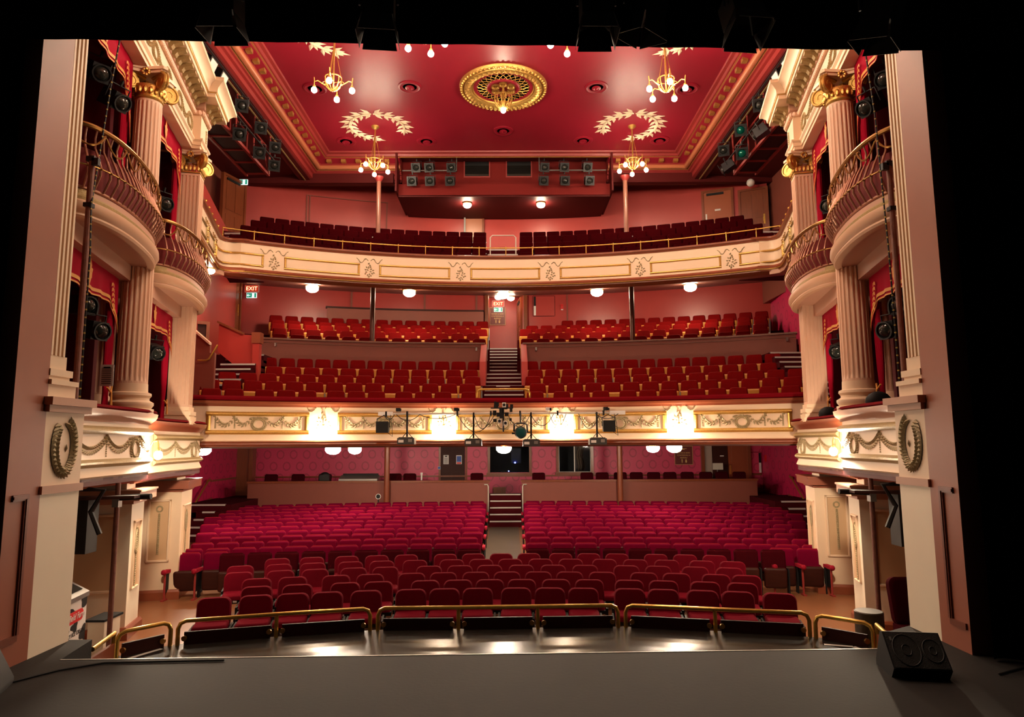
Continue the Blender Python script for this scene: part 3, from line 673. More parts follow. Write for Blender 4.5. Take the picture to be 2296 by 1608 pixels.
def pier(rt, which):
    xf = side_map(rt); sd = SIDE[rt]
    u0, u1, v0, v1 = ((4.0, 4.68, -1.05, .0), (6.95, 7.9, -.72, .10))[which]
    zb = ZF
    nm = ('under the box nearest the stage', 'standing beside the stalls seats')[which]
    t = thing('box_pier', f'{sd} cream panelled pier {nm}', 'pier', xf((u0+u1)/2, (v0+v1)/2, zb), 'panelled piers under the boxes')
    MB(xf).bb(u0, u1, v0, v1, zb, 1.12).bb(u0+.16, u1-.05, v0+.05, v1-.14, 1.12, 1.56).build('body', cream2 if which == 0 else cream, t)
    bs = MB(xf); e = .06
    bs.bb(u0-e, u1+e, v0-e, v1+e, zb, zb+.15); bs.box(((u0+u1)/2, (v0+v1)/2, zb+.17), (u1-u0+2*e, v1-v0+2*e, .05), 0, .95)
    bs.build('skirting', brown, t)
    cp = MB(xf); cp.bb(u0-.03, u1+.03, v0-.03, v1+.03, 1.08, 1.14); cp.box(((u0+u1)/2, (v0+v1)/2, 1.21), (u1-u0+.30, v1-v0+.30, .14), 0, 1.0)
    cp.bb(u0-.17, u1+.17, v0-.17, v1+.17, 1.28, 1.31)
    cp.build('cap_moulding', brown if which else peachd, t)
    fr = MB(xf); ins = MB(xf); orn = MB(xf)
    def panel(F, a0, a1, z0, z1, wf):
        for (x0, x1, y0, y1) in ((a0, a1, z0, z0+wf), (a0, a1, z1-wf, z1), (a0, a0+wf, z0, z1), (a1-wf, a1, z0, z1)):
            vs = [F(x0, y0, 0), F(x1, y0, 0), F(x1, y1, 0), F(x0, y1, 0)]+[F(x0+.012, y0+.012, .03), F(x1-.012, y0+.012, .03), F(x1-.012, y1-.012, .03), F(x0+.012, y1-.012, .03)]
            fr.add(vs, [(4, 5, 6, 7), (0, 1, 5, 4), (1, 2, 6, 5), (2, 3, 7, 6), (3, 0, 4, 7)])
        ins.add([F(a0+wf, z0+wf, .004), F(a1-wf, z0+wf, .004), F(a1-wf, z1-wf, .004), F(a0+wf, z1-wf, .004)], [(0, 1, 2, 3)])
    Fs = lambda a, z, o: (u0-o, a, z)                 # face towards the stage
    Fa = lambda a, z, o: (a, v1+o, z)                 # face towards the stalls
    m0, m1 = (v0+.2, v1-.18)
    panel(Fs, m0, m1, -.32, .93, .05); panel(Fa, u0+.14, u1-.14, -.32, .80, .04)
    am = (m0+m1)/2; ua = (u0+u1)/2
    G = lambda a, z, o: Fs(a, z, o+.006); G2 = lambda a, z, o: Fa(a, z, o+.006)
    if which: wreath(orn, G, am, .74, .05, .05, .035, bow=False); drop(orn, G, am, .66, .82, .06)
    wreath(orn, G2, ua, .45, .07, .18, .06, bow=False); drop(orn, G2, ua, .70, 1.0, .06)
    pf = fr.build('panel_frame', cream, t); ins.build('panel_inset', mat('panel_inset_%s%d' % (sd, which), (.62, .40, .22), .55), pf); orn.build('husk_drop', leafgrey, pf)
def pedestal(rt):
    """jamb pedestal, pilaster on the proscenium reveal (world coordinates)"""
    sd = SIDE[rt]; sg = 1 if rt == 0 else -1; x0 = XL if rt == 0 else XR; y0, y1 = (6.90, 7.52) if rt == 0 else (7.28, 7.84)
    t = thing('proscenium_pilaster', f'{sd} fluted pilaster on a cream pedestal with wreath, edge of the proscenium', 'pilaster', (x0, y0, 1.6))
    X = lambda d: x0+sg*d
    def bx(mb, d0, d1, a, b, z0, z1): return mb.bb(min(X(d0), X(d1)), max(X(d0), X(d1)), a, b, z0, z1)
    bx(MB(), -.6, .0, y0, y1, 1.62, 2.40).build('pedestal', cream, t)
    m = MB(); bx(m, -.6, .03, y0-.02, y1+.02, 1.56, 1.64); bx(m, -.6, .05, y0-.03, y1+.05, 2.38, 2.45); bx(m, -.6, .09, y0-.05, y1+.07, 2.45, 2.53); m.build('pedestal_mouldings', peachd, t)
    F = lambda a, z, o: (X(o+.003), a, z)
    w = MB(); wreath(w, F, (y0+y1)/2, 2.03, .15, .25, .12, .45, 2*pi-.45, False); leafblob(w, F, (y0+y1)/2+.03, 1.97, pi/2, .09, .03, .02); w.build('wreath_relief', leafgrey, t)
    b = MB(); ym = y0+.22
    bx(b, -.5, -.0, y0, y0+.44, 2.53, 2.66); bx(b, -.5, .03, y0, y0+.44, 2.66, 2.71); bx(b, -.5, -.01, y0, y0+.34, 2.71, 2.75); bx(b, -.5, .01, y0, y0+.36, 2.75, 2.82); bx(b, -.5, -.015, y0, y0+.28, 2.82, 2.96)
    b.build('base', cream, t)
    s = MB(); bx(s, -.5, -.03, y0+.01, y0+.24, 2.96, 7.2)
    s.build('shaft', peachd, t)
    r = MB()
    for i in range(4): bx(r, -.05, -.005, y0+.012+.063*i, y0+.042+.063*i, 2.96, 7.2)
    r.build('fillets', cream, t)
def entablature(rt):
    xf = side_map(rt); sd = SIDE[rt]
    pth = [(7.05, -1.2), (7.05, .22), (6.38, .22), (6.38, .06), (.1, .06)]
    t = thing('entablature', f'{sd} cream and gilt entablature over the box columns, stepped at its end', 'entablature', xf(3.4, 0, 8.2))
    sw = lambda prof: MB(xf).sweep(pth, prof)
    sw([(-.4, 8.22), (0, 8.22), (0, 8.29), (.025, 8.29), (.025, 8.36), (.06, 8.40), (.06, 8.43), (-.4, 8.43)]).build('architrave', cream, t)
    sw([(-.4, 8.43), (0, 8.43), (0, 8.96), (-.4, 8.96)]).build('frieze', cream, t)
    rp = MB(xf); C = Curve(pth); n = int(C.len/.06)
    for i in range(n): s_ = .04+(C.len-.06)*i/n; q = C.P(s_, 9.0, .03); rp.ball(q, .055, 6, 5)
    rp.build('rope_moulding', peach, t)
    sw([(-.4, 8.96), (.02, 8.96), (.03, 9.06), (.07, 9.08), (.07, 9.24), (-.4, 9.24)]).build('bed_moulding', peachd, t)
    md = MB(xf); n = int(C.len/.26)
    for i in range(n):
        s_ = .15+(C.len-.2)*i/n; q, nn = C.at(s_); e = Vector((-nn.y, nn.x))
        def pt(a, o, z): return (q.x+e.x*a+nn.x*o, q.y+e.y*a+nn.y*o, z)
        vs = [pt(a, o, z) for a in (-.06, .06) for (o, z) in ((.06, 9.08), (.12, 9.08), (.16, 9.14), (.30, 9.19), (.30, 9.25), (.06, 9.25))]
        md.add(vs, [tuple(range(6))[::-1], tuple(range(6, 12))]+[(k, (k+1) % 6, 6+(k+1) % 6, 6+k) for k in range(6)])
    md.build('brackets', bronze, t)
    sw([(-.4, 9.24), (.32, 9.24), (.32, 9.32), (.36, 9.34), (.37, 9.42), (.44, 9.50), (.50, 9.53), (.50, 9.60), (-.4, 9.64)]).build('cornice', cream, t)
    sw([(.325, 9.322), (.335, 9.345), (.355, 9.345), (.34, 9.32)]).build('gilt_line', gold, t)
    F = lambda s, z, o: C.P(s, z, o)
    o_ = MB(xf); s_ = C.len-.2
    for i in range(7): wreath(o_, F, 2.55+i*.85, 8.68, .16, .13, .10, bow=False); swag(o_, F, 2.75+i*.85, 3.22+i*.85, 8.72, .1, .09)
    drop(o_, F, 1.6, 8.85, .35, .08)
    o_.build('frieze_ornament', bronze, t)
def box_shell(rt):
    xf = side_map(rt); sd = SIDE[rt]
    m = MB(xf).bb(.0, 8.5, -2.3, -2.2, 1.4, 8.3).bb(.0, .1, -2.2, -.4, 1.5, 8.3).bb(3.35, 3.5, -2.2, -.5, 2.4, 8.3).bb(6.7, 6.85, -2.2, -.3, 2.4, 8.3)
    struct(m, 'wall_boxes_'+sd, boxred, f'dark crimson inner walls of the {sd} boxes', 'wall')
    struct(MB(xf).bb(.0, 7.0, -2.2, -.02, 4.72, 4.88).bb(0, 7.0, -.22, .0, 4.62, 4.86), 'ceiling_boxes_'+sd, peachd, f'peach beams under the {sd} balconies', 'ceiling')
    struct(MB(xf).bb(0, 7.0, -2.2, -.1, 8.24, 8.3), 'ceiling_upper_boxes_'+sd, dkred, f'dark red ceilings of the {sd} upper boxes', 'ceiling')
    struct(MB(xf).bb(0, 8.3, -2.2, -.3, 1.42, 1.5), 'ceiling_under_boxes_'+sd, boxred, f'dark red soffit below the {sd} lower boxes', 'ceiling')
    for i, u in enumerate((2.35, 5.55)):
        t = thing('inner_column', f'{sd} fluted column standing inside the lower box {("nearest the stage", "nearer the circle")[i]}', 'column', xf(u, -1.1, 2.5), 'fluted columns inside the boxes')
        fluted(MB(xf), (u, -1.1), .21, .2, 2.95, 4.74, 14).build('shaft', peachd, t)
        MB(xf).lathe((u, -1.1, 0), [(.28, 2.5), (.28, 2.62), (.25, 2.64), (.27, 2.72), (.22, 2.76), (.22, 2.96), (0, 2.96)], 20).build('base', peach, t)
def bracket_lamp(loc, label, d=(0, -1), group='bracket lamps on the box and circle fronts', r=.065, gm=None):
    """scrolled gilt arm with a glass globe hanging from it; d is the plan direction away from its wall"""
    t = thing('bracket_lamp', label, 'lamp', loc, group); x, y, z = loc
    MB().tube([(x-d[0]*.16, y-d[1]*.16, z+.10), (x-d[0]*.10, y-d[1]*.10, z+.22), (x-d[0]*.02, y-d[1]*.02, z+.24), (x, y, z+.17), (x, y, z+.08)], .010, 6).lathe((x, y, z), [(.0, .10), (.03, .10), (.036, .06), (.0, .06)], 10).build('arm', gold, t)
    MB().ball((x, y, z), r, 10, 8, (1, 1, 1.15)).build('globe', gm or bulbm, t)
    return t
for rt in (0, 1):
    box_shell(rt); pedestal(rt); entablature(rt)
    for w in (0, 1):
        lower_box(rt, w); balcony(rt, w); column(rt, w); pier(rt, w)
        for up in (False, True): pelmet(rt, w, up); box_drape(rt, w, up)
    q = side_map(rt)(3.95, .36, 1.87); bracket_lamp(q, f'lit glass lamp hanging at the end of the {SIDE[rt]} stage box front', (1 if rt == 0 else -1, 0), gm=boxbulb)
# ================================================================ circle front
def circ(a, o=0): return CC.len*(a+.49)/.98
t = thing('circle_parapet', 'cream bowed front of the circle with five gilded swag panels', 'balcony front', (AX, CY+CR, 2.0))
sw = lambda prof, path=cf: MB().sweep(path, prof)
sw([(-.12, 2.08), (.0, 2.08), (.02, 2.12), (.0, 2.16), (.0, 2.92), (-.12, 2.92)]).build('front_panel', cream, t)
sw([(-.12, 1.98), (.01, 1.98), (.015, 2.01), (.06, 2.03), (.05, 2.06), (.08, 2.09), (.03, 2.105), (-.12, 2.105)]).build('base_moulding', brown, t)
sw([(-.12, 2.90), (.02, 2.90), (.035, 2.94), (.10, 2.97), (.12, 3.02), (-.12, 3.02)]).build('cap_moulding', brown, t)
sw([(-.30, 3.02), (.06, 3.02), (.10, 3.05), (.10, 3.10), (.05, 3.145), (-.25, 3.145), (-.30, 3.10)]).build('velvet_ledge', plush, t)
gf = [(-.452, -.305), (-.262, -.114), (-.075, .077), (.116, .263), (.304, .447)]
for i, (a0, a1) in enumerate(gf):
    g = MB(); frame_on(g, CC, circ(a0), circ(a1), 2.26, 2.78, .10, .045)
    fr = g.build('gilt_frame', gold, t)
    F = lambda s_, z, o: CC.P(s_, z, o+.001); m = (circ(a0)+circ(a1))/2; h = (circ(a1)-circ(a0))/2-.2
    w = MB(); wreath(w, F, m, 2.50, .13, .12, .09)
    for sg in (-1, 1):
        swag(w, F, m+sg*.15, m+sg*h*.56, 2.65, .16, .09); swag(w, F, m+sg*h*.56, m+sg*h, 2.65, .17, .09)
        drop(w, F, m+sg*h*.56, 2.66, .26, .045); drop(w, F, m+sg*h, 2.66, .26, .045)
    w.build('swags', leafgrey, fr)
for a in (-.284, -.095, .095, .282):
    w = MB(); cartouche(w, lambda s_, z, o: CC.P(s_, z, o), circ(a), 2.60, .62); w.build('cartouche', leafgrey, t)
    p = CC.P(circ(a), 2.40, .17); q, n = CC.at(circ(a))
    bracket_lamp(p, f'bright bracket lamp on the circle front, {"left" if a < 0 else "right"} of centre, {"inner" if abs(a) < .2 else "outer"} one', (n.x, n.y))
# ================================================================ gallery front with its two side arms
def rnd(p, r, n=5):
    out = [p[0]]
    for a, b, c in zip(p, p[1:], p[2:]):
        a, b, c = Vector(a), Vector(b), Vector(c); u = (a-b).normalized(); v = (c-b).normalized(); s0 = b+u*r; s1 = b+v*r
        for k in range(n+1): q = k/n; out.append(tuple((s0*(1-q)+b*q)*(1-q)+(b*q*(1-q)*0+s1*q)*q+(b*(1-q))*q*1.0-(b*q)*(1-q)*1.0*1.0+b*q*(1-q)) if False else tuple(s0*(1-q)**2+b*2*q*(1-q)+s1*q*q))
    return out+[p[-1]]
mid = arc(AX, GY, GR, -.50, .50, 44)
lc = (-7.42, 17.75); rc = (7.50, 17.75)
gpath = rnd([(-6.40, 13.95), lc, mid[0]], .55)[:-1]+mid+rnd([mid[-1], rc, (6.55, 14.1)], .55)[1:]
GC = Curve(gpath)
def gal(a):                                       # arc length of the gallery front at angle a
    tgt = Vector((AX+GR*math.sin(a), GY+GR*math.cos(a))); best = min(range(2001), key=lambda i: (GC.at(GC.len*i/2000)[0]-tgt).length)
    return GC.len*best/2000
t = thing('gallery_parapet', 'cream curved front of the gallery with long gilt panels and brass rail', 'balcony front', (AX, GY+GR, 6.6))
sw = lambda prof: MB().sweep(gpath, prof)
sw([(-.14, 6.66), (.0, 6.66), (.0, 7.37), (-.14, 7.37)]).build('front_panel', cream, t)
sw([(-.30, 6.50), (.0, 6.54), (.0, 6.60), (.035, 6.60), (.05, 6.64), (.02, 6.69), (-.30, 6.69)]).build('base_moulding', brown, t)
sw([(.0, 6.575), (.035, 6.575), (.045, 6.595), (.03, 6.612), (.0, 6.612)]).build('gilt_bead', gold, t)
sw([(-.30, 7.37), (.02, 7.37), (.03, 7.40), (.075, 7.42), (.08, 7.46), (.05, 7.475), (-.30, 7.475)]).build('cap_moulding', brown, t)
for a0, a1 in ((-.423, -.282), (-.245, -.105), (-.065, .076), (.115, .256), (.293, .427)):
    g = MB(); frame_on(g, GC, gal(a0), gal(a1), 6.755, 7.12, .06, .035); g.build('gilt_frame', gold, t)
for sg in (-1, 1):
    s1 = gal(sg*.459); s2 = GC.len*(.5)+sg*(GC.len/2-3.1)
    for (x, y) in ((min(s1, s2), max(s1, s2)),):
        g = MB(); frame_on(g, GC, x, y, 6.755, 7.12, .06, .035); g.build('gilt_frame', gold, t)
    for k in range(2):
        x = (.75+1.15*k, 1.6+1.15*k); x = x if sg < 0 else (GC.len-x[1], GC.len-x[0])
        g = MB(); frame_on(g, GC, x[0], x[1], 6.755, 7.12, .06, .035); g.build('gilt_frame', bronze, t)
    for k in range(2):
        x = 1.75+1.15*k; x = x if sg < 0 else GC.len-x
        w = MB(); cartouche(w, lambda s_, z, o: GC.P(s_, z, o), x, 6.98, .5); w.build('cartouche', gold, t)
for a in (-.441, -.264, -.084, .096, .274, .445):
    w = MB(); cartouche(w, lambda s_, z, o: GC.P(s_, z, o), gal(a), 6.98, .52); w.build('cartouche', leafgrey, t)
# brass safety rail on the gallery front
t = thing('gallery_rail', 'slim brass safety rail on posts along the gallery front', 'rail', (AX, GY+GR, 7.47))
ra = [-.531+.0538*i for i in range(21)]
rp = [(AX+(GR+.06)*math.sin(a), GY+(GR+.06)*math.cos(a), 7.73) for a in [ra[0]+(ra[-1]-ra[0])*i/60 for i in range(61)]]
MB().tube(rp, .016, 6).build('handrail', brass, t)
for a in ra:
    x, y = AX+(GR+.06)*math.sin(a), GY+(GR+.06)*math.cos(a)
    MB().tube([(x, y, 7.46), (x, y, 7.73)], .014, 6).ball((x, y, 7.745), .024, 6, 4).lathe((x, y, 7.47), [(.03, 0), (.03, .012), (.014, .02)], 8).build('post', brass, t)
for sg in (-1, 1):                                 # knobbed wooden rails that climb beside the arms
    t = thing('arm_rail', f'{"left" if sg < 0 else "right"} dark handrail with brass knobs on the side arm of the gallery', 'rail', (sg*7, 16, 7.5))
    pts = [GC.P((.05+.24*i) if sg < 0 else GC.len-(.05+.24*i), 7.62, -.03) for i in range(15)]
    MB().tube(pts, .03, 6).build('handrail', wood, t)
    k = MB()
    for p in pts[::2]: k.ball((p[0], p[1], p[2]+.05), .04, 6, 5).tube([(p[0], p[1], 7.47), p], .015, 5)
    k.build('knobs', brass, t)
# peach undersides of the side arms
for sg, nm in ((-1, 'left'), (1, 'right')):
    pl = [(GC.P(.02+.27*i if sg < 0 else GC.len-.02-.27*i, 0, -.02)[0:2]) for i in range(15)]
    o = [(sg*9.5, pl[-1][1]), (sg*9.5, pl[0][1])]
    struct(MB().prism([*pl, *o], 6.45, 6.62), 'ceiling_arm_'+nm, peachd, f'peach underside of the {nm} gallery arm', 'ceiling')
# ================================================================ circle: parapets, stairs, signs
def arcwall(a0, a1, r, z0, z1, th=.1): return band(MB(), CY, r, r+th, z0, z1, a0, a1, 18)
for a0, a1, sd in ((-.372, -.031, 'left'), (.033, .446, 'right')):
    t = thing('circle_divider', f'{sd} brown rose divider wall between front and rear circle seats', 'parapet', (AX, CY+19.8, 3.6), 'divider walls of the circle')
    arcwall(a0, a1, 19.85, 3.5, 5.16).build('panel', rosedado, t)
    arcwall(a0-.002, a1+.002, 19.80, 5.16, 5.21, .2).build('timber_cap', wood, t)
    MB().sweep(arc(AX, CY, 19.85, a0, a1, 18), [(.0, 5.06), (.025, 5.06), (.025, 5.08), (.0, 5.08)]).build('bead', wood, t)
    for a in (a0+.02, a1-.012):
        x, y = AX+19.8*math.sin(a), CY+19.8*math.cos(a); MB().box((x, y, 5.0), (.05, .06, .1)).build('spot_fitting', grey, t)
    ae = a1 if sd == 'left' else a0; x, y = AX+19.3*math.sin(ae*1.02), CY+19.3*math.cos(ae)
    MB().bb(x-.09, x+.09, y-.7, y+.6, 3.2, 4.45).add([(x-.09, y-.7, 4.45), (x+.09, y-.7, 4.45), (x+.09, y+.6, 4.45), (x-.09, y+.6, 4.45), (x-.09, y+.5, 5.16), (x+.09, y+.5, 5.16), (x+.09, y+.6, 5.16), (x-.09, y+.6, 5.16)], [(0, 1, 5, 4), (1, 2, 6, 5), (2, 3, 7, 6), (3, 0, 4, 7), (4, 5, 6, 7)]).build('sloping_end', rosewall, t)
t = thing('circle_stairs', 'central aisle stairs of the circle with pale nosings', 'stairs', (AX, 17.2, 2.5))
n = 19
for i in range(n):
    y0 = 17.3+(25.6-17.3)*i/n; z = 2.60+(5.52-2.60)*i/(n-1); w = .60
    MB().bb(AX+.02-w+.02, AX+.02+w, y0, 25.7, z-.2, z).build('step', carpet, t); MB().bb(AX+.02-w+.05, AX+.02+w-.03, y0-.012, y0+.055, z-.035, z+.006).build('nosing', nosing, t)
t = thing('stair_barrier', 'low brass barrier at the foot of the circle stairs', 'barrier', (AX, 16.9, 2.6))
MB().tube([(-.57, 17.1, 2.6), (-.57, 17.1, 3.28), (-.53, 17.1, 3.34), (-.47, 17.1, 3.37), (.66, 17.1, 3.37), (.72, 17.1, 3.34), (.76, 17.1, 3.28), (.76, 17.1, 2.6)], .028, 8).build('hoop', brass, t)
# left and right side stairs of the circle
for sg, nm in ((-1, 'left'), (1, 'right')):
    t = thing('side_stairs', f'{nm} side stairs of the circle with grey nosings', 'stairs', (sg*8.2, 17, 2.6))
    for i in range(10):
        z = 3.05+.17*i; x0, x1 = (-7.7, -6.75) if sg < 0 else (7.75, 8.85); y = 16.5+.32*i
        MB().bb(x0, x1, y, 20.4, z-.24, z).build('step', carpet, t); MB().bb(x0, x1, y-.012, y+.05, z-.04, z+.005).build('nosing', nosing, t)
t = thing('stair_balustrade', 'red boarded balustrade stepping down beside the left circle stairs', 'balustrade', (-7.9, 18.6, 3.1))
pz = [(17.3, 3.0), (17.3, 3.95), (18.3, 5.22), (18.62, 5.22), (18.62, 3.0)]
def slab(mb, a, b, prof, th=.09):
    """vertical board between plan points a,b; prof: (fraction, z) outline"""
    a, b = Vector(a), Vector(b); e = (b-a).normalized(); n_ = Vector((e.y, -e.x))*th/2; vs = []
    for s_ in (-1, 1):
        for f_, z in prof: q = a+(b-a)*f_+n_*s_; vs.append((q.x, q.y, z))
    k = len(prof); return mb.add(vs, [tuple(range(k))[::-1], tuple(range(k, 2*k))]+[(i, (i+1) % k, k+(i+1) % k, k+i) for i in range(k)])
slab(MB(), (-7.88, 19.0), (-6.72, 18.95), [(0, 4.6), (0, 5.42), (.6, 5.08), (1, 5.05), (1, 3.8), (.75, 3.92)]).build('board', rosewall, t)
slab(MB(), (-7.9, 18.95), (-7.18, 18.92), [(0, 5.41), (0, 5.47), (1, 5.14), (1, 5.08)], .16).build('handrail_cap', wood, t)
MB().bb(-6.86, -6.68, 18.8, 19.0, 2.9, 5.05).build('newel', rosewall, t)
MB().bb(-6.89, -6.65, 18.77, 19.03, 4.82, 5.12).build('newel_cap', brown, t)
t = thing('stair_wall', 'red dwarf wall with timber coping at the foot of the left circle stairs', 'wall', (-8.3, 16.9, 3))
slab(MB(), (-7.6, 16.95), (-7.08, 16.95), [(0, 2.6), (0, 4.86), (.75, 4.5), (.75, 4.3), (1, 4.3), (1, 2.6)]).build('board', rosedado, t)
slab(MB(), (-7.62, 16.9), (-7.2, 16.9), [(0, 4.85), (0, 4.91), (1, 4.56), (1, 4.50)], .14).build('coping', peach, t)
MB().tube([(-7.45, 16.8, 4.10), (-7.25, 16.8, 4.10), (-7.18, 16.82, 4.14), (-7.02, 16.9, 4.5)], .022, 6).build('brass_handrail', brass, t)
t = thing('sloping_parapet', 'brown parapet with shiny sloping top beside the right circle stairs', 'parapet', (8.6, 18, 3))
slab(MB(), (8.72, 19.5), (8.45, 16.2), [(0, 2.8), (0, 4.95), (.3, 4.9), (.85, 3.75), (1, 3.75), (1, 2.8)], .16).build('board', rosewall, t)
slab(MB(), (8.70, 18.9), (8.47, 16.6), [(0, 4.95), (.02, 5.05), (.92, 3.92), (.92, 3.8)], .24).build('coping', brown, t)
# columns
for (x, nm) in ((-4.12, 'left'), (4.22, 'right')):
    t = thing('iron_column', f'{nm} slim brown column rising from the circle seats to the gallery soffit', 'column', (x, 23.0, 5.2), 'slim columns'); yy = CY+math.sqrt(20.3**2-x*x)
    t.location.y = yy
    MB().tube([(x, yy, 4.6), (x, yy, 7.5)], .085, 12).build('shaft', mat('column_umber_'+nm, (.09, .03, .018), .25, .3), t); MB().lathe((x, yy, 4.7), [(.16, 0), (.15, .12), (.1, .16)], 12).build('base', brown, t)
    yy = GY+math.sqrt(17.5**2-x*x)+.25
    t = thing('iron_column', f'{nm} slim pinkish column from the gallery seats to the ceiling beam', 'column', (x, yy, 8.3), 'slim columns')
    MB().tube([(x, yy, 8.1), (x, yy, 10.86)], .075, 12).build('shaft', mat('column_rose_'+nm, (.26, .10, .065), .3), t); MB().lathe((x, yy, 10.84), [(.08, 0), (.11, .05), (.16, .12), (.17, .16), (0, .16)], 12).build('capital', ceilpink, t)
    MB().tube([(x-.22, yy-.32, 8.3), (x-.22, yy-.32, 8.72), (x-.16, yy-.32, 8.8), (x+.16, yy-.32, 8.8), (x+.22, yy-.32, 8.72), (x+.22, yy-.32, 8.3)], .018, 6).build('hoop', offwhite, t)
    t = thing('iron_column', f'{nm} red brown column standing at the stalls parapet', 'column', (x, 24.75, -.8), 'slim columns')
    MB().tube([(x, 24.75, -.84), (x, 24.75, 2.0)], .10, 12).build('shaft', brown, t); MB().lathe((x, 24.75, 0), [(.15, -.84), (.15, -.7), (.11, -.66)], 12).build('base', brown, t)
# gallery: doors, barrier, hoops, control/projection box
t = thing('aisle_barrier', 'pale hoop barrier at the head of the gallery centre aisle', 'barrier', (AX, 21.6, 8.0))
MB().tube([(-.33, 21.3, 7.7), (-.33, 21.3, 8.58), (-.26, 21.3, 8.65), (.42, 21.3, 8.65), (.49, 21.3, 8.58), (.49, 21.3, 7.7)], .02, 6).build('hoop', offwhite, t)
t = thing('gallery_stairs', 'steps of the gallery centre aisle with a pale edge', 'stairs', (AX, 20.6, 7.1))
for i, (r, z) in enumerate(GROW): MB().bb(-.42, .56, GY+r-.55, GY+r+.3, z-.1, z+.02).build('step', carpet, t); MB().bb(-.42, .56, GY+r-.57, GY+r-.52, z-.02, z+.03).build('nosing', nosing, t)
tag(MB().bb(-.05, .22, 23.2, 23.5, 8.52, 8.82).build('folding_stool', plush), 'small red stool in the gallery centre aisle behind the hoop', 'stool')
def door(name, xy, ang, w, h, z, label, m, parts=(), fr=.08, kind=None):
    """leaf with two sunk panels in a frame, facing the stage; xy centre of the foot"""
    ca, sa = math.cos(ang), math.sin(ang)
    def xf(a, b, c): return (xy[0]+a*ca-b*sa, xy[1]+a*sa+b*ca, c)
    t = thing(name, label, 'door', (xy[0], xy[1], z))
    MB(xf).bb(-w/2-fr, -w/2, -.06, .06, z, z+h+fr).bb(w/2, w/2+fr, -.06, .06, z, z+h+fr).bb(-w/2, w/2, -.06, .06, z+h, z+h+fr).build('frame', wood, t)
    lf = MB(xf).bb(-w/2, w/2, -.02, .03, z, z+h).build('leaf', m, t)
    p = MB(xf)
    for z0, z1 in ((z+.15, z+h*.45), (z+h*.52, z+h-.12)):
        for a0, a1 in ((-w/2+.1, -.05), (.05, w/2-.1)): p.bb(a0, a1, -.035, -.01, z0, z1)
    if 'flush' not in parts: p.build('panels', m, lf)
    if 'plate' in parts: MB(xf).bb(w/2-.12, w/2-.05, -.035, -.02, z+h*.4, z+h*.57).build('push_plate', brass, lf)
    if 'handle' in parts: MB(xf).bb(-w/2+.05, -w/2+.10, -.05, -.02, z+h*.42, z+h*.62).build('pull_handle', white, lf)
    if 'closer' in parts: MB(xf).bb(-w/2+.1, w/2-.25, -.06, -.02, z+h-.12, z+h-.04).build('closer', black, lf)
    if 'notice' in parts: MB(xf).bb(-.1, .1, -.035, -.02, z+h*.66, z+h*.69).build('notice', white, lf)
    return t
def gxy(a, r=20.25): return (AX+r*math.sin(a), GY+r*math.cos(a))
door('gallery_door', gxy(-.055), .0, .62, 2.0, 8.9, 'small pale orange door with lamp glow behind the left gallery seats', mat('door_tan', (.45, .16, .08), .35), ('flush',))
tag(MB().bb(-1.42, -1.36, 25.05, 25.12, 9.2, 10.6).build('door_mirror_strip', mat('door_strip', (.30, .27, .25), .3)), 'narrow white and black strip beside the small gallery door', 'panel')
door('gallery_door', gxy(.392), -.39, .95, 2.1, 8.9, 'orange brown flush door with a small notice at the right rear of the gallery', mat('door_orange', (.36, .085, .028), .35), ('flush', 'handle', 'closer', 'notice'))
door('gallery_door', gxy(.452), -.45, .85, 2.1, 8.75, 'dark panelled door with brass push plate in the gallery right corner', wood, ('plate',))
door('gallery_door', (-8.9, 22.0), 1.25, .95, 2.3, 8.5, 'dark wood door with brass closer in the gallery left corner', wood, ('closer',))
# rear gallery side steps
for sg, nm in ((-1, 'left'), (1, 'right')):
    t = thing('gallery_side_steps', f'{nm} side steps of the gallery with pale nosings', 'stairs', (sg*7.9, 19, 7.2))
    for i in range(5):
        x0, x1 = (-9.4, -7.75) if sg < 0 else (7.85, 9.45); y = 18.9+.34*i; z = 7.55+.22*i
        MB().bb(x0, x1, y, 22, z-.25, z).build('step', carpet, t); MB().bb(x0, x1, y-.01, y+.06, z-.04, z+.01).build('nosing', nosing, t)
    t = thing('wall_handrail', f'{nm} brass handrail on the gallery side wall above the steps', 'handrail', (sg*9.3, 19, 9))
    x = -9.40 if sg < 0 else 9.45
    MB().tube([(x+.02*sg, 17.0, 8.35), (x-.08*sg, 17.05, 8.35), (x-.08*sg, 18.9, 9.15), (x-.08*sg, 20.2, 8.9), (x, 20.3, 8.9)], .02, 6).build('tube', brassd, t)
    tag(MB().tube([(x-.06*sg, 18.2, 9.9), (x-.1*sg, 18.2, 9.95)], .03, 6).ball((x-.14*sg, 18.2, 9.90), .075, 8, 6, (1, 1, 1.3)).build('wall_lamp', bulbs), f'small lit egg shaped lamp on the {nm} gallery side wall', 'lamp', 'gallery wall lamps')
tag(MB().ball((-8.7, 19.4, 8.45), .06, 8, 6).build('wall_lamp', bulbs), 'tiny lit lamp by the steps of the left gallery wall', 'lamp', 'gallery wall lamps')
tag(MB().ball((8.72, 22.85, 11.0), .14, 12, 8).build('globe_light', frostm), 'unlit white globe light high at the right rear of the gallery', 'lamp')
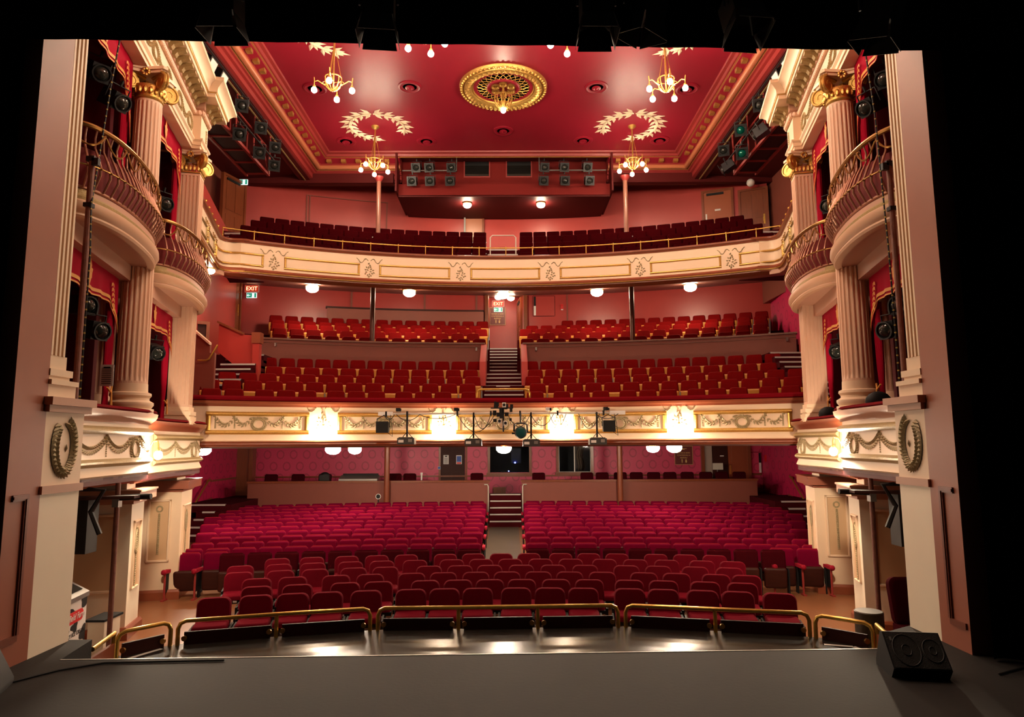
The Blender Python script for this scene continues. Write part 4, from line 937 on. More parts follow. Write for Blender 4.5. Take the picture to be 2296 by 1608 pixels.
# projection room hung over the gallery
t = thing('projection_room', 'red boarded projection room hanging over the rear gallery seats', 'projection room', (AX, 23, 10.6))
PX0, PX1, PY, PB = -3.55, 3.80, 22.85, 10.58
pb = MB(); pb.bb(PX0, PX1, PY+.5, PY+.6, PB, 11.42)
for a, b in ((PX0, -1.28), (-.42, .22), (1.07, PX1)): pb.bb(a, b, PY+.5, PY+.6, 11.42, 12.02)
pb.build('front_board', mat('projection_red', (.17, .011, .009), .6, spec=.15), t)
MB().prism([(PX0, PY), (PX1, PY), (PX1-.05, PY+2.3), (1.9, PY+2.55), (-1.7, PY+2.55), (PX0+.05, PY+2.3)], PB-.06, PB).build('floor', dkred, t)
MB().bb(PX0-.06, PX0, PY-.42, PY+2.3, PB, 12.0).bb(PX1, PX1+.06, PY-.42, PY+2.3, PB, 12.0).bb(PX0, PX1, PY-.2, PY+.6, 12.0, 12.06).build('sides', dkred, t)
MB().bb(PX0, PX1, PY, PY+.05, PB-.02, 10.98).build('apron_board', mat('projection_red_low', (.17, .011, .009), .6, spec=.15), t)
for x0, x1, i in ((-1.28, -.42, 0), (.22, 1.07, 1)):
    MB().bb(x0-.04, x1+.04, PY+.46, PY+.5, 11.40, 11.45).bb(x0-.04, x0, PY+.46, PY+.5, 11.45, 12.0).bb(x1, x1+.04, PY+.46, PY+.5, 11.45, 12.0).build('window_frame', steelred, t)
    MB().bb(x0, x1, PY+.485, PY+.505, 11.45, 11.85).build('window_pane', mat('port_glass', (.012, .011, .010), .04, .0, spec=.6), t); MB().bb(x0, x1, PY+.5, PY+.53, 11.85, 12.02).build('dark_blind', black, t)
for x0, x1 in ((PX0+.1, -1.55), (1.35, PX1-.1)): MB().tube([(x0, PY+.12, 11.52), (x1, PY+.12, 11.52)], .024, 6).tube([(x1 if x0 < 0 else x0, PY+.12, 11.5), (x1 if x0 < 0 else x0, PY+.12, 12.0)], .018, 6).build('lighting_bar', grey, t)
# ================================================================ rear of the stalls
for x0, x1, nm in ((-9.14, -.47, 'left'), (.70, 9.20, 'right')):
    t = thing('stalls_divider', f'{nm} long brown parapet behind the last stalls seats', 'parapet', ((x0+x1)/2, 24.95, -.9), 'stalls parapets')
    MB().bb(x0, x1, 24.95, 25.10, -.90, .63).build('panel', rosedado, t); MB().bb(x0-.03, x1+.03, 24.90, 25.17, .63, .70).build('timber_cap', wood, t)
    xe = x1-.03 if nm == 'left' else x0+.03
    MB().tube([(xe, 24.86, -.55), (xe, 24.86, .48), (xe-.03 if nm == 'left' else xe+.03, 24.86, .55), (xe-.14 if nm == 'left' else xe+.14, 24.9, .55)], .022, 6).build('end_handrail', offwhite, t)
t = thing('aisle_steps', 'four carpeted steps with pale nosings at the end of the stalls aisle', 'stairs', (.1, 24.2, -.85))
for i in range(5):
    y = 24.02+.24*i; z = -.80+.21*(i+1)-.05
    MB().bb(-.45, .68, y, 25.4, z-.22, z).build('step', carpet, t); MB().bb(-.43, .66, y-.012, y+.05, z-.035, z+.006).build('nosing', nosing, t)
tag(MB().bb(-.37, .12, 26.9, 27.1, .04, .32).bb(-.37, .12, 26.88, 26.92, .28, .33).build('step_box', wood), 'small brown wooden step box beneath the control room window', 'box')
for sg, nm in ((-1, 'left'), (1, 'right')):
    t = thing('side_steps', f'{nm} side steps of the stalls climbing to the rear corner, pale nosings', 'stairs', (sg*9, 22.5, -.9), 'side steps of the stalls')
    for i in range(5):
        z = -.70+.20*i; y = 21.3+.32*i; x0, x1 = (HX0+.3, -8.95) if sg < 0 else (9.1, HX1-.2)
        if i < 4: x0, x1 = ((-9.9+.12*i, -9.15) if sg < 0 else (9.2, 10.1-.12*i))
        MB().bb(x0-.2, x1+.2, y, 25.2, z-.25, z).build('step', carpet, t); MB().bb(x0, x1, y-.012, y+.06, z-.04, z+.01).build('nosing', nosing, t)
    x = HX0+.06 if sg < 0 else HX1-.06
    t = thing('wall_handrail', f'short sloping brass handrail on the {nm} stalls side wall', 'handrail', (x, 24, .2), 'brass wall handrails')
    MB().tube([(x, 23.2, .0), (x-.08*sg, 23.25, -.02), (x-.10*sg, 23.3, .02), (x-.10*sg, 24.35, .78), (x-.09*sg, 24.5, .80), (x-.03*sg, 24.5, .74), (x, 24.5, .74)], .03, 8).build('tube', brass, t)
    MB().lathe((x, 23.2, .0), [(.06, -.01), (.06, .01)], 10, axis='X').lathe((x, 24.5, .74), [(.06, -.01), (.06, .01)], 10, axis='X').build('wall_plates', brass, t)
    struct(MB().add([(x-.02*sg, 17, ZF), (x-.02*sg, 24.9, -.1), (x-.02*sg, 24.9, .15), (x-.02*sg, 17, ZF+.22), (x, 17, ZF), (x, 24.9, -.1), (x, 24.9, .15), (x, 17, ZF+.22)], [(0, 1, 2, 3), (3, 2, 6, 7)]), 'baseboard_'+nm, brown, f'sloping brown skirting of the {nm} stalls wall', 'skirting')
tag(MB().bb(HX0, HX0+.02, 18.6, 18.72, -.35, -.22).build('wall_socket', white), 'small white wall socket on the left stalls wall by the steps', 'socket')
# control-room window, hatch, doors
t = thing('control_window', 'wood framed control room window reflecting lamps, centre back of the stalls', 'window', (.27, 27.5, .86))
MB().bb(-.60, -.50, 27.42, 27.56, .78, 1.96).bb(1.05, 1.15, 27.42, 27.56, .78, 1.96).bb(-.5, 1.05, 27.42, 27.56, 1.90, 1.96).bb(-.64, 1.19, 27.40, 27.56, .76, .85).build('frame', wood, t)
MB().bb(-.5, 1.05, 27.52, 27.53, .85, 1.90).build('pane', glassm, t)
t = thing('sliding_window', 'smaller dark sliding hatch window with pale frame right of the control window', 'window', (2.87, 27.5, .87))
MB().bb(2.13, 2.23, 27.42, 27.56, .80, 1.97).bb(3.51, 3.61, 27.42, 27.56, .80, 1.97).bb(2.09, 3.65, 27.40, 27.56, .76, .86).bb(2.2, 3.55, 27.42, 27.56, 1.92, 1.97).build('frame', wood, t)
MB().bb(2.23, 2.26, 27.5, 27.54, .86, 1.92).bb(2.84, 2.88, 27.48, 27.52, .86, 1.92).bb(3.48, 3.51, 27.5, 27.54, .86, 1.92).bb(2.23, 3.51, 27.5, 27.54, .86, .88).build('sash', white, t)
MB().bb(2.86, 3.49, 27.5, 27.51, .88, 1.92).build('pane', glassm, t)
tag(MB().grid(lambda i, j: (3.0+.28*i+.04*math.sin(j*9), 27.9+.05*math.sin(i*20), .9+1.1*j), 16, 6).build('hanging_cloth', mat('dun_cloth', (.10, .075, .045), .9)), 'dull cloth hanging inside the sliding hatch window', 'cloth')
t = thing('equipment_rack', 'grey blue equipment cabinet with a blue pilot light seen through the control window', 'cabinet', (.6, 28.6, .9))
MB().bb(.35, .75, 28.4, 28.8, 1.2, 1.8).build('case', mat('blue_grey_case', (.10, .13, .22), .5), t); MB().ball((.5, 28.39, 1.22), .03, 8, 6).build('pilot_lamp', bluelamp, t); MB().bb(-.1, 1.0, 28.3, 28.9, .78, .84).build('shelf', darkroom, t)
tag(MB().ball((.24, 28.35, .88), .022, 8, 6).build('pilot_light', bluelamp), 'small blue light on the control room desk', 'light')
t = door('stalls_door', (-1.98, 27.55), 0, .98, 1.9, .04, 'dark wood double panelled door with two notices at the back of the stalls', darkwood)
def paperthing(name, x0, x1, z0, z1, y, m, label, rows=(), rm=None):
    t = thing(name, label, 'notice', ((x0+x1)/2, y, (z0+z1)/2))
    sh = MB().bb(x0, x1, y-.006, y, z0, z1).build('sheet', m, t)
    if rows:
        b = MB()
        for (a0, a1, h0, h1) in rows: b.bb(x0+(x1-x0)*a0, x0+(x1-x0)*a1, y-.009, y-.006, z0+(z1-z0)*h0, z0+(z1-z0)*h1)
        b.build('print', rm or black, sh)
    return t
lines = [(.15, .85, .1+.09*i, .13+.09*i) for i in range(9)]
paperthing('paper_notice', -2.36, -2.15, 1.20, 1.56, 27.50, paper, 'white printed paper notice on the left leaf of the stalls door', [(.3, .7, .8, .92)]+lines[:7])
paperthing('fire_notice', -1.85, -1.63, 1.20, 1.55, 27.50, white, 'blue and white fire notice with red foot on the stalls door', [(.08, .92, .25, .9)], signblue)
tag(MB().bb(-1.83, -1.65, 27.488, 27.494, 1.21, 1.27).build('red_strip', signred), 'red strip at the foot of the fire notice', 'strip')
paperthing('mandatory_sign', -2.58, -2.47, 1.00, 1.11, 27.48, white, 'tiny blue and white square sign beside the stalls door', [(.1, .9, .1, .9)], signblue)
t = thing('foyer_doors', 'open wood doorway with a half open panelled door at the right rear of the stalls', 'door', (8.7, 27.4, .04))
MB().bb(7.90, 8.02, 27.35, 27.52, .04, 2.0).bb(9.75, 9.87, 27.35, 27.52, .04, 2.0).build('frame', wood, t); MB().bb(8.02, 8.35, 27.47, 27.5, .04, 1.95).build('lit_gap', mat('corridor_pale', (.42, .30, .25), .5), t)
MB().bb(8.35, 8.95, 27.40, 27.46, .04, 1.95).build('dark_leaf', darkwood, t)
MB().bb(8.97, 9.75, 27.36, 27.42, .04, 1.95).bb(9.1, 9.65, 27.34, 27.36, .95, 1.85).bb(9.1, 9.65, 27.34, 27.36, .15, .85).build('panelled_leaf', mat('varnished_leaf', (.30, .07, .025), .18), t)
MB().bb(8.99, 9.06, 27.33, 27.36, .75, 1.10).build('push_plate', brass, t); MB().bb(8.65, 8.80, 27.39, 27.40, 1.45, 1.49).build('notice', white, t)
t = thing('music_stand', 'grey music stand with a sheet by the right rear stalls door', 'stand', (8.4, 27.0, .04))
MB().tube([(8.4, 27.0, .04), (8.4, 27.0, 1.0)], .02, 6).build('pole', grey, t); MB().bb(8.2, 8.6, 26.9, 26.93, .95, 1.2).build('tray', offwhite, t)
def hatch(x0, x1, z0, z1, y, m, label, strip):
    t = thing('wall_hatch', label, 'hatch', ((x0+x1)/2, y, z0))
    MB().bb(x0, x1, y-.015, y, z0, z1).build('panel', m, t)
    MB().bb(x0, x1, y-.02, y, z1, z1+.02).bb(x0, x1, y-.02, y, z0-.02, z0).bb(x0-.02, x0, y-.02, y, z0, z1).bb(x1, x1+.02, y-.02, y, z0, z1).build('edge', dkred, t)
    xs = x0+.02 if strip < 0 else x1-.10
    MB().bb(xs, xs+.08, y-.03, y-.015, z0+.02, z0+(z1-z0)*.5).build('white_strip', white, t); MB().bb(xs, xs+.08, y-.03, y-.015, z0+(z1-z0)*.5, z1-.02).build('black_strip', black, t)
hatch(9.45, 10.32, .78, 1.6, 27.49, wp_back, 'papered wall hatch with black and white strip in the rear right corner', 1)
hatch(1.22, 2.05, 6.92, 7.70, CY+24.38, rosewall, 'rose painted wall hatch with dark strip behind the circle seats', -1)
t = thing('alarm_call_point', 'small red fire alarm sounder and call point on the circle rear wall', 'alarm', (2.33, 26.05, 7.2))
MB().ball((2.33, 26.03, 7.31), .07, 10, 8, (1, .6, .8)).bb(2.28, 2.38, 26.0, 26.1, 7.15, 7.28).build('sounder', signred, t); MB().bb(2.29, 2.37, 25.99, 26.0, 7.12, 7.16).build('label_plate', white, t)
tag(MB().bb(HX1-.05, HX1, 27.0, 27.1, 1.25, 1.5).build('red_alarm_box', signred), 'small red alarm box on the right stalls wall near the corner', 'alarm')
# things on and behind the parapet
t = thing('sound_desk', 'grey sound mixing desk with dark edge on the left stalls parapet', 'mixer', (-4.9, 25.4, .7))
MB().add([(-5.95+.0, 25.2, .70), (-4.55, 25.2, .70), (-4.55, 25.7, .70), (-5.95, 25.7, .70), (-5.95, 25.2, .76), (-4.55, 25.2, .76), (-4.55, 25.7, .88), (-5.95, 25.7, .88)], [(3, 2, 1, 0), (4, 5, 6, 7), (0, 1, 5, 4), (1, 2, 6, 5), (2, 3, 7, 6), (3, 0, 4, 7)]).build('body', grey, t)
MB().bb(-5.9, -4.6, 25.66, 25.72, .86, .93).build('meter_bridge', black, t)
t = thing('dark_monitor', 'round topped dark monitor standing on the left stalls parapet', 'monitor', (-6.5, 25.4, .7))
MB().bb(-6.68, -6.32, 25.3, 25.5, .70, .9).ball((-6.5, 25.4, .88), .18, 12, 8, (1, .5, .7)).build('case', blackm, t)
tag(MB().tube([(-2.95, 25.3, .70), (-2.95, 25.3, .95)], .03, 8).bb(-2.99, -2.91, 25.28, 25.32, .9, .97).build('water_bottle', white), 'small pale bottle on the left parapet near the door', 'bottle')
t = thing('measurement_microphone', 'black round headed microphone stand rising from the last left stalls row', 'microphone', (-4.27, 24.0, -.6))
MB().tube([(-4.27, 24.0, -.84), (-4.27, 24.0, .16)], .022, 6).build('stand', blackm, t); MB().lathe((-4.27, 23.97, .22), [(.075, 0), (.075, .06), (0, .06)], 14, axis='Y').build('head', black, t); MB().lathe((-4.27, 23.97, .22), [(.075, -.005), (.092, -.005), (.092, .02), (.075, .02)], 16, axis='Y', cap=False).build('rim', white, t)
# ---------------------------------------------------------------- signs
def exit_sign(x, y, z, label, rz=0, red=True):
    t = thing('exit_sign', label, 'sign', (x, y, z))
    if red:
        MB().bb(x-.24, x+.24, y-.02, y+.02, z, z+.24).build('red_box', exitred, t)
        MB().bb(x-.255, x+.255, y-.022, y+.018, z-.012, z).bb(x-.255, x+.255, y-.022, y+.018, z+.24, z+.252).bb(x-.255, x-.24, y-.022, y+.018, z, z+.24).bb(x+.24, x+.255, y-.022, y+.018, z, z+.24).build('white_border', white, t)
        text('EXIT', .20, (x, y-.024, z+.115), (pi/2, 0, 0), exitglow, 'lettering', t)
    zz = z-.22
    MB().bb(x-.18, x+.18, y-.02, y+.02, zz, zz+.18).build('pale_panel', exitpale, t); pp = t.children[-1]
    g = MB(); g.bb(x-.17, x+.02, y-.026, y-.02, zz+.01, zz+.17); g.bb(x+.10, x+.17, y-.026, y-.02, zz+.01, zz+.17); g.build('green_field', exitgreen, pp)
    w = MB(); w.bb(x-.15, x-.04, y-.030, y-.026, zz+.08, zz+.10); w.add([(x-.16, y-.03, zz+.09), (x-.11, y-.03, zz+.14), (x-.11, y-.03, zz+.04), (x-.16, y-.026, zz+.09), (x-.11, y-.026, zz+.14), (x-.11, y-.026, zz+.04)], [(0, 1, 2), (3, 5, 4), (0, 3, 4, 1), (1, 4, 5, 2), (2, 5, 3, 0)])
    w.ball((x+.06, y-.03, zz+.14), .018, 6, 4).tube([(x+.06, y-.03, zz+.12), (x+.05, y-.03, zz+.07), (x+.08, y-.03, zz+.03)], .012, 5).tube([(x+.05, y-.03, zz+.07), (x+.02, y-.03, zz+.04)], .012, 5)
    w.build('pictogram', exitpale, pp)
    return t
exit_sign(-8.96, 24.1, 7.46, 'red lit EXIT sign with green arrow panel on the left circle wall')
exit_sign(-.17, 28.16, 7.70, 'red lit EXIT sign with green panel in the circle lobby')
exit_sign(-8.75, 22.3, 10.98, 'small green exit panel over the left gallery door', 0, False)
def foyer_sign(x, y, z, w, h, label):
    t = thing('foyer_sign', label, 'sign', (x, y, z))
    MB().bb(x-w/2, x+w/2, y-.02, y, z-h/2, z+h/2).build('board', signbrown, t); bd = t.children[0]
    e = .012
    MB().bb(x-w/2, x+w/2, y-.024, y, z-h/2, z-h/2+e).bb(x-w/2, x+w/2, y-.024, y, z+h/2-e, z+h/2).bb(x-w/2, x-w/2+e, y-.024, y, z-h/2, z+h/2).bb(x+w/2-e, x+w/2, y-.024, y, z-h/2, z+h/2).build('gilt_border', signgold, t)
    for i, s_ in enumerate(('FOYERS & BARS', 'CYNTEDDAU A', 'BARRAU')): text(s_, h*.10, (x, y-.024, z+h*(.13-.13*i)), (pi/2, 0, 0), signgold, 'lettering', bd)
    g = MB(); q = z+h*.34        # pointing hand
    g.bb(x-w*.14, x+w*.02, y-.026, y-.02, q-h*.035, q+h*.03); g.bb(x+w*.0, x+w*.18, y-.026, y-.02, q+h*.005, q+h*.03)
    for k in range(3): g.ball((x+w*.03, y-.023, q-h*.03+h*.02*k), h*.018, 6, 4, (1.6, .4, 1))
    g.build('pointing_hand', signgold, bd)
    for sx, wd in ((-.10, 0), (.12, 1)):
        f = MB(); cx_, b_ = x+w*sx, z-h*.40
        f.ball((cx_, y-.024, b_+h*.19), h*.022, 8, 6, (1, .4, 1))
        f.add([(cx_-h*.03, y-.026, b_+h*.16), (cx_+h*.03, y-.026, b_+h*.16), (cx_+h*(.045 if wd else .02), y-.026, b_+h*.06), (cx_+h*.015, y-.026, b_), (cx_-h*.015, y-.026, b_), (cx_-h*(.045 if wd else .02), y-.026, b_+h*.06)], [(0, 1, 2, 3, 4, 5)])
        f.build('woman_figure' if wd else 'man_figure', signgold, bd)
    return t
foyer_sign(7.22, 27.48, 1.50, .72, .74, 'brown foyer and bars sign with gilt lettering at the right rear of the stalls')
foyer_sign(-.20, 28.18, 7.29, .66, .74, 'brown foyer and bars sign with gilt lettering in the circle lobby')
t = door('lobby_door', (.72, 27.1), -pi/2+.12, .9, 2.15, 5.56, 'panelled wood door standing on the right side of the circle lobby', wood, ('closer',))
t = door('circle_door', (-9.33, 23.3), 1.42, .9, 2.4, 5.55, 'glossy panelled door with brass closer at the left rear of the circle', wood, ('plate',))
t = door('circle_side_door', (-7.95, 17.2), .55, .9, 2.0, 3.1, 'dark wood door with moulded head half hidden behind the left box column', darkwood)
# wall mouldings of the circle and gallery rear walls
def wallbar(mb, cy, r, a0, a1, z0, z1): return mb.sweep(arc(AX, cy, r, a0, a1, 12), [(0, z0), (.03, z0), (.03, z1), (0, z1)])
m = MB(); wallbar(m, GY, 20.28, -.36, -.215, 9.48, 9.52); wallbar(m, GY, 20.28, -.36, -.215, 11.0, 11.03)
for a in (-.36, -.355, -.218): wallbar(m, GY, 20.28, a, a+.002, 9.5, 11.0)
struct(m, 'trim_16', rosedado, 'thin panel moulding on the left of the gallery rear wall', 'moulding')
m = MB()
for a in (-.24, -.127, -.045): wallbar(m, CY, 24.43, a, a+.003, 6.0, 8.2)
for a in (.10, .2): wallbar(m, CY, 24.43, a, a+.002, 6.0, 8.2)
struct(m, 'trim_17', rosedado, 'vertical battens on the circle rear wall', 'moulding')
t = thing('rear_parapet', 'low brown parapet with dark cap behind the left rear circle seats', 'parapet', (-4, 25.4, 6))
band(MB(), CY, 24.0, 24.1, 5.8, 7.02, -.275, -.032, 14).build('panel', rosedado, t); band(MB(), CY, 23.95, 24.15, 7.02, 7.08, -.277, -.031, 14).build('cap', darkwood, t)
# ================================================================ seats
def pad(w, h, t, c, r=.06, tilt=0.0, wt=None, n=4, puff=.02):
    """upholstered pad: rounded rectangle in the xz plane, front towards -y; c = centre; wt = width at the top"""
    wt = wt or w; out = []
    for cx_, cz_, a0 in ((1, 1, 0), (-1, 1, pi/2), (-1, -1, pi), (1, -1, 3*pi/2)):
        hw = (wt if cz_ > 0 else w)/2
        for k in range(n+1):
            a = a0+pi/2*k/n; out.append((cx_*(hw-r)+r*math.cos(a), cz_*(h/2-r)+r*math.sin(a)))
    L = [(1.0, t/2), (1.0, -t/2+puff), (.93, -t/2+.004), (.80, -t/2)]; vs = []; m = len(out)
    ct, st = math.cos(tilt), math.sin(tilt)
    for s_, y in L:
        for x, z in out: X, Y, Z = x*s_, y, z*s_; vs.append((c[0]+X, c[1]+Y*ct+Z*st, c[2]+Z*ct-Y*st))
    fs = [tuple(range(m)), tuple((len(L)-1)*m+j for j in range(m))[::-1]]+[(i*m+j, i*m+(j+1) % m, (i+1)*m+(j+1) % m, (i+1)*m+j) for i in range(len(L)-1) for j in range(m)]
    return MB().add(vs, fs)
def part(me, name, m, parent, smooth=50):
    return me.build(name, m, parent, smooth=smooth)
def proto_front():
    t = thing('front_stalls_chair', 'x', 'theatre seat'); 
    part(pad(.47, .44, .10, (0, .03, .65), .10, .16, puff=.035), 'backrest', vfront, t)
    c = MB().bb(-.23, .23, -.42, .02, .435, .49); part(c, 'seat_pan', black, t, 0)
    p = MB(); p.v = []; q = pad(.46, .44, .10, (0, 0, 0), .08, puff=.03); p.add([(x, -.20+z*-1, .52-y) for x, y, z in q.v], q.f); cu = part(p, 'cushion', vfront, t)
    for sx in (-1, 1): part(MB().bb(sx*.262-.014, sx*.262+.014, -.34, .06, .0, .50), 'side_frame', black, t, 0)
    part(MB().bb(-.03, .03, -.432, -.424, .455, .482), 'number_plate', white, cu, 0)
    return t
def proto_stalls(name, m, edge):
    t = thing(name, 'x', 'theatre seat')
    part(pad(.475, .46, .09, (0, .03, .63), .045, .14, puff=.03), 'backrest', m, t)
    part(MB().tube([(x, y-.0, z) for x, y, z in [( -.22, -.005+.03, .44), (-.225, .07, .84), (-.19, .075, .865), (.19, .075, .865), (.225, .07, .84), (.22, .025, .44)]], .016, 5), 'piping', edge, t)
    part(pad(.44, .40, .08, (0, -.10, .34), .05, -.1), 'tip_up_seat', darkwood, t)
    part(MB().bb(.245, .275, -.1, .05, 0, .52), 'standard', black, t, 0)
    return t
def proto_circle():
    t = thing('circle_chair', 'x', 'theatre seat')
    part(pad(.475, .40, .09, (0, .03, .60), .06, .14, .43, puff=.03), 'backrest', vcircle, t)
    part(pad(.47, .42, .05, (.0, -.06, .31), .03, -.12, .48), 'tip_up_seat', amber, t)
    part(MB().bb(.245, .275, -.1, .04, 0, .50), 'arm_post', grey, t, 0)
    return t
def proto_gallery():
    t = thing('gallery_chair', 'x', 'theatre seat')
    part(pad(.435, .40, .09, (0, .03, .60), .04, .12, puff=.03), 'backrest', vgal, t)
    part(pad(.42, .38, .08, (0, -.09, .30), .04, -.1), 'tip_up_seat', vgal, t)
    part(MB().bb(.215, .235, -.05, -.02, .40, .43), 'number_plate', white, t, 0)
    return t
def arm_end(): pass
class Seats:
    def __init__(s, proto): s.p = proto; s.first = True
    def put(s, x, y, z, rz, label, group):
        if s.first: o = s.p; s.first = False; o.location = (x, y, z); o.rotation_euler = (0, 0, rz); tag(o, label, None, group); return o
        return dup(s.p, None, (x, y, z), rz, label, group)
# --- front block: six rows of rounded maroon seats
SA = Seats(proto_front())
front_rows = [
 (0, [-4.09, -3.53, -3.02, -2.53, -1.96, -1.29, -.78, -.27, .32, .84, 1.35, 2.05, 2.55, 3.12, 3.62, 4.19]),
 (1, [-3.75, -3.15, -2.42, -1.90, -1.15, -.62, -.10, .42, .98, 1.52, 2.16, 2.70, 3.34, 3.90]),
 (2, [-3.98, -3.42, -2.72, -2.16, -1.46, -.92, -.36, .18, .72, 1.26, 1.82, 2.52, 3.06, 3.70, 4.18]),
 (3, [-4.50, -3.82, -3.24, -2.58, -2.02, -1.24, -.68, -.14, .44, 1.02, 1.60, 2.34, 2.90, 3.54, 4.12]),
 (4, [-4.72, -4.06, -3.46, -2.78, -2.20, -1.58, -.88, -.32, .24, .82, 1.40, 2.04, 2.62, 3.20, 3.84, 4.38]),
 (5, [-4.30, -3.66, -3.00, -2.42, -1.84, -1.06, -.50, .06, .62, 1.26, 1.82, 2.38, 3.14, 3.70, 4.26]),
]
def yfront(k, x): return 10.86+.66*k-.030*(x-.1)**2*(1-.05*k)
for k, xs in front_rows:
    for i, x in enumerate(xs):
        e = 'front row' if k == 0 else f'{ordn(k+1)} row back'
        SA.put(x, yfront(k, x), ZF, math.atan(-.06*(x-.1)), f'maroon rounded seat behind the brass rails, {e}, {ordn(i+1)} from the left', 'rounded maroon seats behind the brass rails')
# --- a row of dark square seats, then the crimson rows
SE = Seats(proto_stalls('dark_stalls_chair', vdark, vdark))
def ystall(y0, x): return y0-.0125*(x-.1)**2
for sg in (-1, 1):
    for i in range(10):
        x = .1+sg*(.72+.535*i)
        SE.put(x, ystall(14.72, x), ZF, math.atan(-.025*(x-.1)), f'dark maroon square seat before the crimson rows, {"left" if sg < 0 else "right"} block, {ordn(i+1)} from aisle', 'dark square seats in front of the crimson rows')
SB = Seats(proto_stalls('stalls_chair', vred, vedge))
nB = 0; rear = []
for k in range(12):
    y0 = 15.42+.795*k; xmax = (6.75, 7.0, 7.15, 7.5, 7.6, 8.1, 8.3, 8.45, 8.55, 8.6, 8.6, 8.5)[k]
    for sg in (-1, 1):
        off = .74+.012*k+(.26 if k % 2 else 0)*.35; i = 0
        while off+.535*i < xmax:
            x = .1+sg*(off+.535*i); y = ystall(y0, x); z = zfloor(y)+.012
            if k < 11 and nB < 300:
                nB += 1
                SB.put(x, y, z, math.atan(-.025*(x-.1)), f'crimson stalls seat, {"left" if sg < 0 else "right"} block, crimson row {k+1}, {ordn(i+1)} from the aisle', 'crimson tip-up seats of the stalls')
            else: rear.append((x, y, z, math.atan(-.025*(x-.1))))
            i += 1
def merged(name, proto, spots, m, label, cat):
    me = MB()
    ch = [c for c in proto.children if c.name.split('.')[0] == 'backrest'][0].data
    for x, y, z, a in spots:
        ca, sa = math.cos(a), math.sin(a); me.add([(x+v.co.x*ca-v.co.y*sa, y+v.co.x*sa+v.co.y*ca, z+v.co.z) for v in ch.vertices], [tuple(p.vertices) for p in ch.polygons])
    return me.build(name, m, None, label, cat, None, 'stuff', 50)
merged('rear_stalls_seats', SB.p, rear, vred, 'remaining crimson seats of the last stalls rows before the parapet', 'seats')
# aisle end standards of the crimson rows
for k in range(12):
    y0 = 15.42+.795*k
    for sg in (-1, 1):
        x = .1+sg*(.74+.012*k+(.26 if k % 2 else 0)*.35-.28); z = zfloor(y0)+.012
        t = thing('aisle_standard', f'red aisle end armrest of crimson row {k+1} from the stage, {"left" if sg < 0 else "right"} side of the aisle', 'armrest', (x, y0, z), 'aisle end armrests')
        MB().bb(x-.012, x+.012, y0-.30, y0+.02, z, z+.52).build('standard', black, t); MB().bb(x-.035, x+.035, y0-.36, y0+.02, z+.52, z+.58).ball((x, y0-.36, z+.545), .05, 8, 6, (.8, 1, 1)).build('arm_pad', vedge, t)
# outer ends of the front crimson row, with legs on show
for sg, xs in ((-1, (-6.66, -6.10)), (1, (5.62, 6.17, 6.71))):
    for i, x in enumerate(xs):
        y = ystall(14.72, x)+.25; t = thing('row_end_standard', f'red padded armrest on steel leg, {"left" if sg < 0 else "right"} end of first crimson row, {ordn(i+1)} from left', 'armrest', (x, y, ZF), 'armrests at the row ends')
        MB().tube([(x, y-.28, ZF+.53), (x, y-.28, ZF+.02)], .022, 6).bb(x-.03, x+.03, y-.36, y-.2, ZF, ZF+.03).build('leg', steelred, t); MB().bb(x-.012, x+.012, y-.28, y, ZF+.15, ZF+.5).build('side_plate', black, t)
        MB().bb(x-.04, x+.04, y-.34, y+.02, ZF+.53, ZF+.59).ball((x, y-.34, ZF+.56), .055, 8, 6).build('arm_pad', vedge, t)
for sg, xs in ((-1, (-6.38, -5.84)), (1, (5.90, 6.44))):
    for i, x in enumerate(xs):
        SB.put(x, ystall(14.72, x)+.25, ZF, math.atan(-.025*x), f'crimson seat with dark base showing, {"left" if sg < 0 else "right"} end of first crimson row, {ordn(i+1)} from left', 'crimson tip-up seats of the stalls')
# --- circle
SC = Seats(proto_circle())
def ring(cx_, cy_, r, a, z): return (cx_+r*math.sin(a), cy_+r*math.cos(a), z)
for k, (r, z) in enumerate(CROW):
    step = .505/r; gap = .19/r
    for sg in (-1, 1):
        amax = (.472, .462, .455 if sg > 0 else .435, .43 if sg > 0 else .36, .43 if sg > 0 else .372)[k]
        a = (.86+.10*(k % 2))/r; i = 0
        while a < amax:
            SC.put(*ring(AX, CY, r, sg*a, z), -sg*a, f'red circle seat with amber base, front block row {k+1}, {"left" if sg < 0 else "right"} side, {ordn(i+1)} from stairs', 'red circle seats with amber plywood bases')
            i += 1; a += step+(gap if i % 3 == (k+1) % 3 and k == 0 else 0)
for k, (r, z) in enumerate(UROW):
    step = .53/r
    for sg in (-1, 1):
        amax = .36 if sg < 0 else .40
        if k == 4 and sg > 0: lo = .10
        else: lo = 0
        a = (.80+.24*(k % 2))/r; i = 0
        while a < amax:
            if a > lo: SC.put(*ring(AX, CY, r, sg*a, z), -sg*a, f'red circle seat behind divider wall, row {k+1}, {"left" if sg < 0 else "right"} side, {ordn(i+1)} from stairs', 'red circle seats with amber plywood bases')
            i += 1; a += step
# --- gallery
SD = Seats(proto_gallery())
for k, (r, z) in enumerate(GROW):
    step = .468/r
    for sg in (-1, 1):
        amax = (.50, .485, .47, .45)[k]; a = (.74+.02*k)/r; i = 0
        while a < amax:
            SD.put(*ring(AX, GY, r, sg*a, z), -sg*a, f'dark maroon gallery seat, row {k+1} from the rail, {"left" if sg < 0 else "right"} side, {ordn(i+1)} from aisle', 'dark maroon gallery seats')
            i += 1; a += step
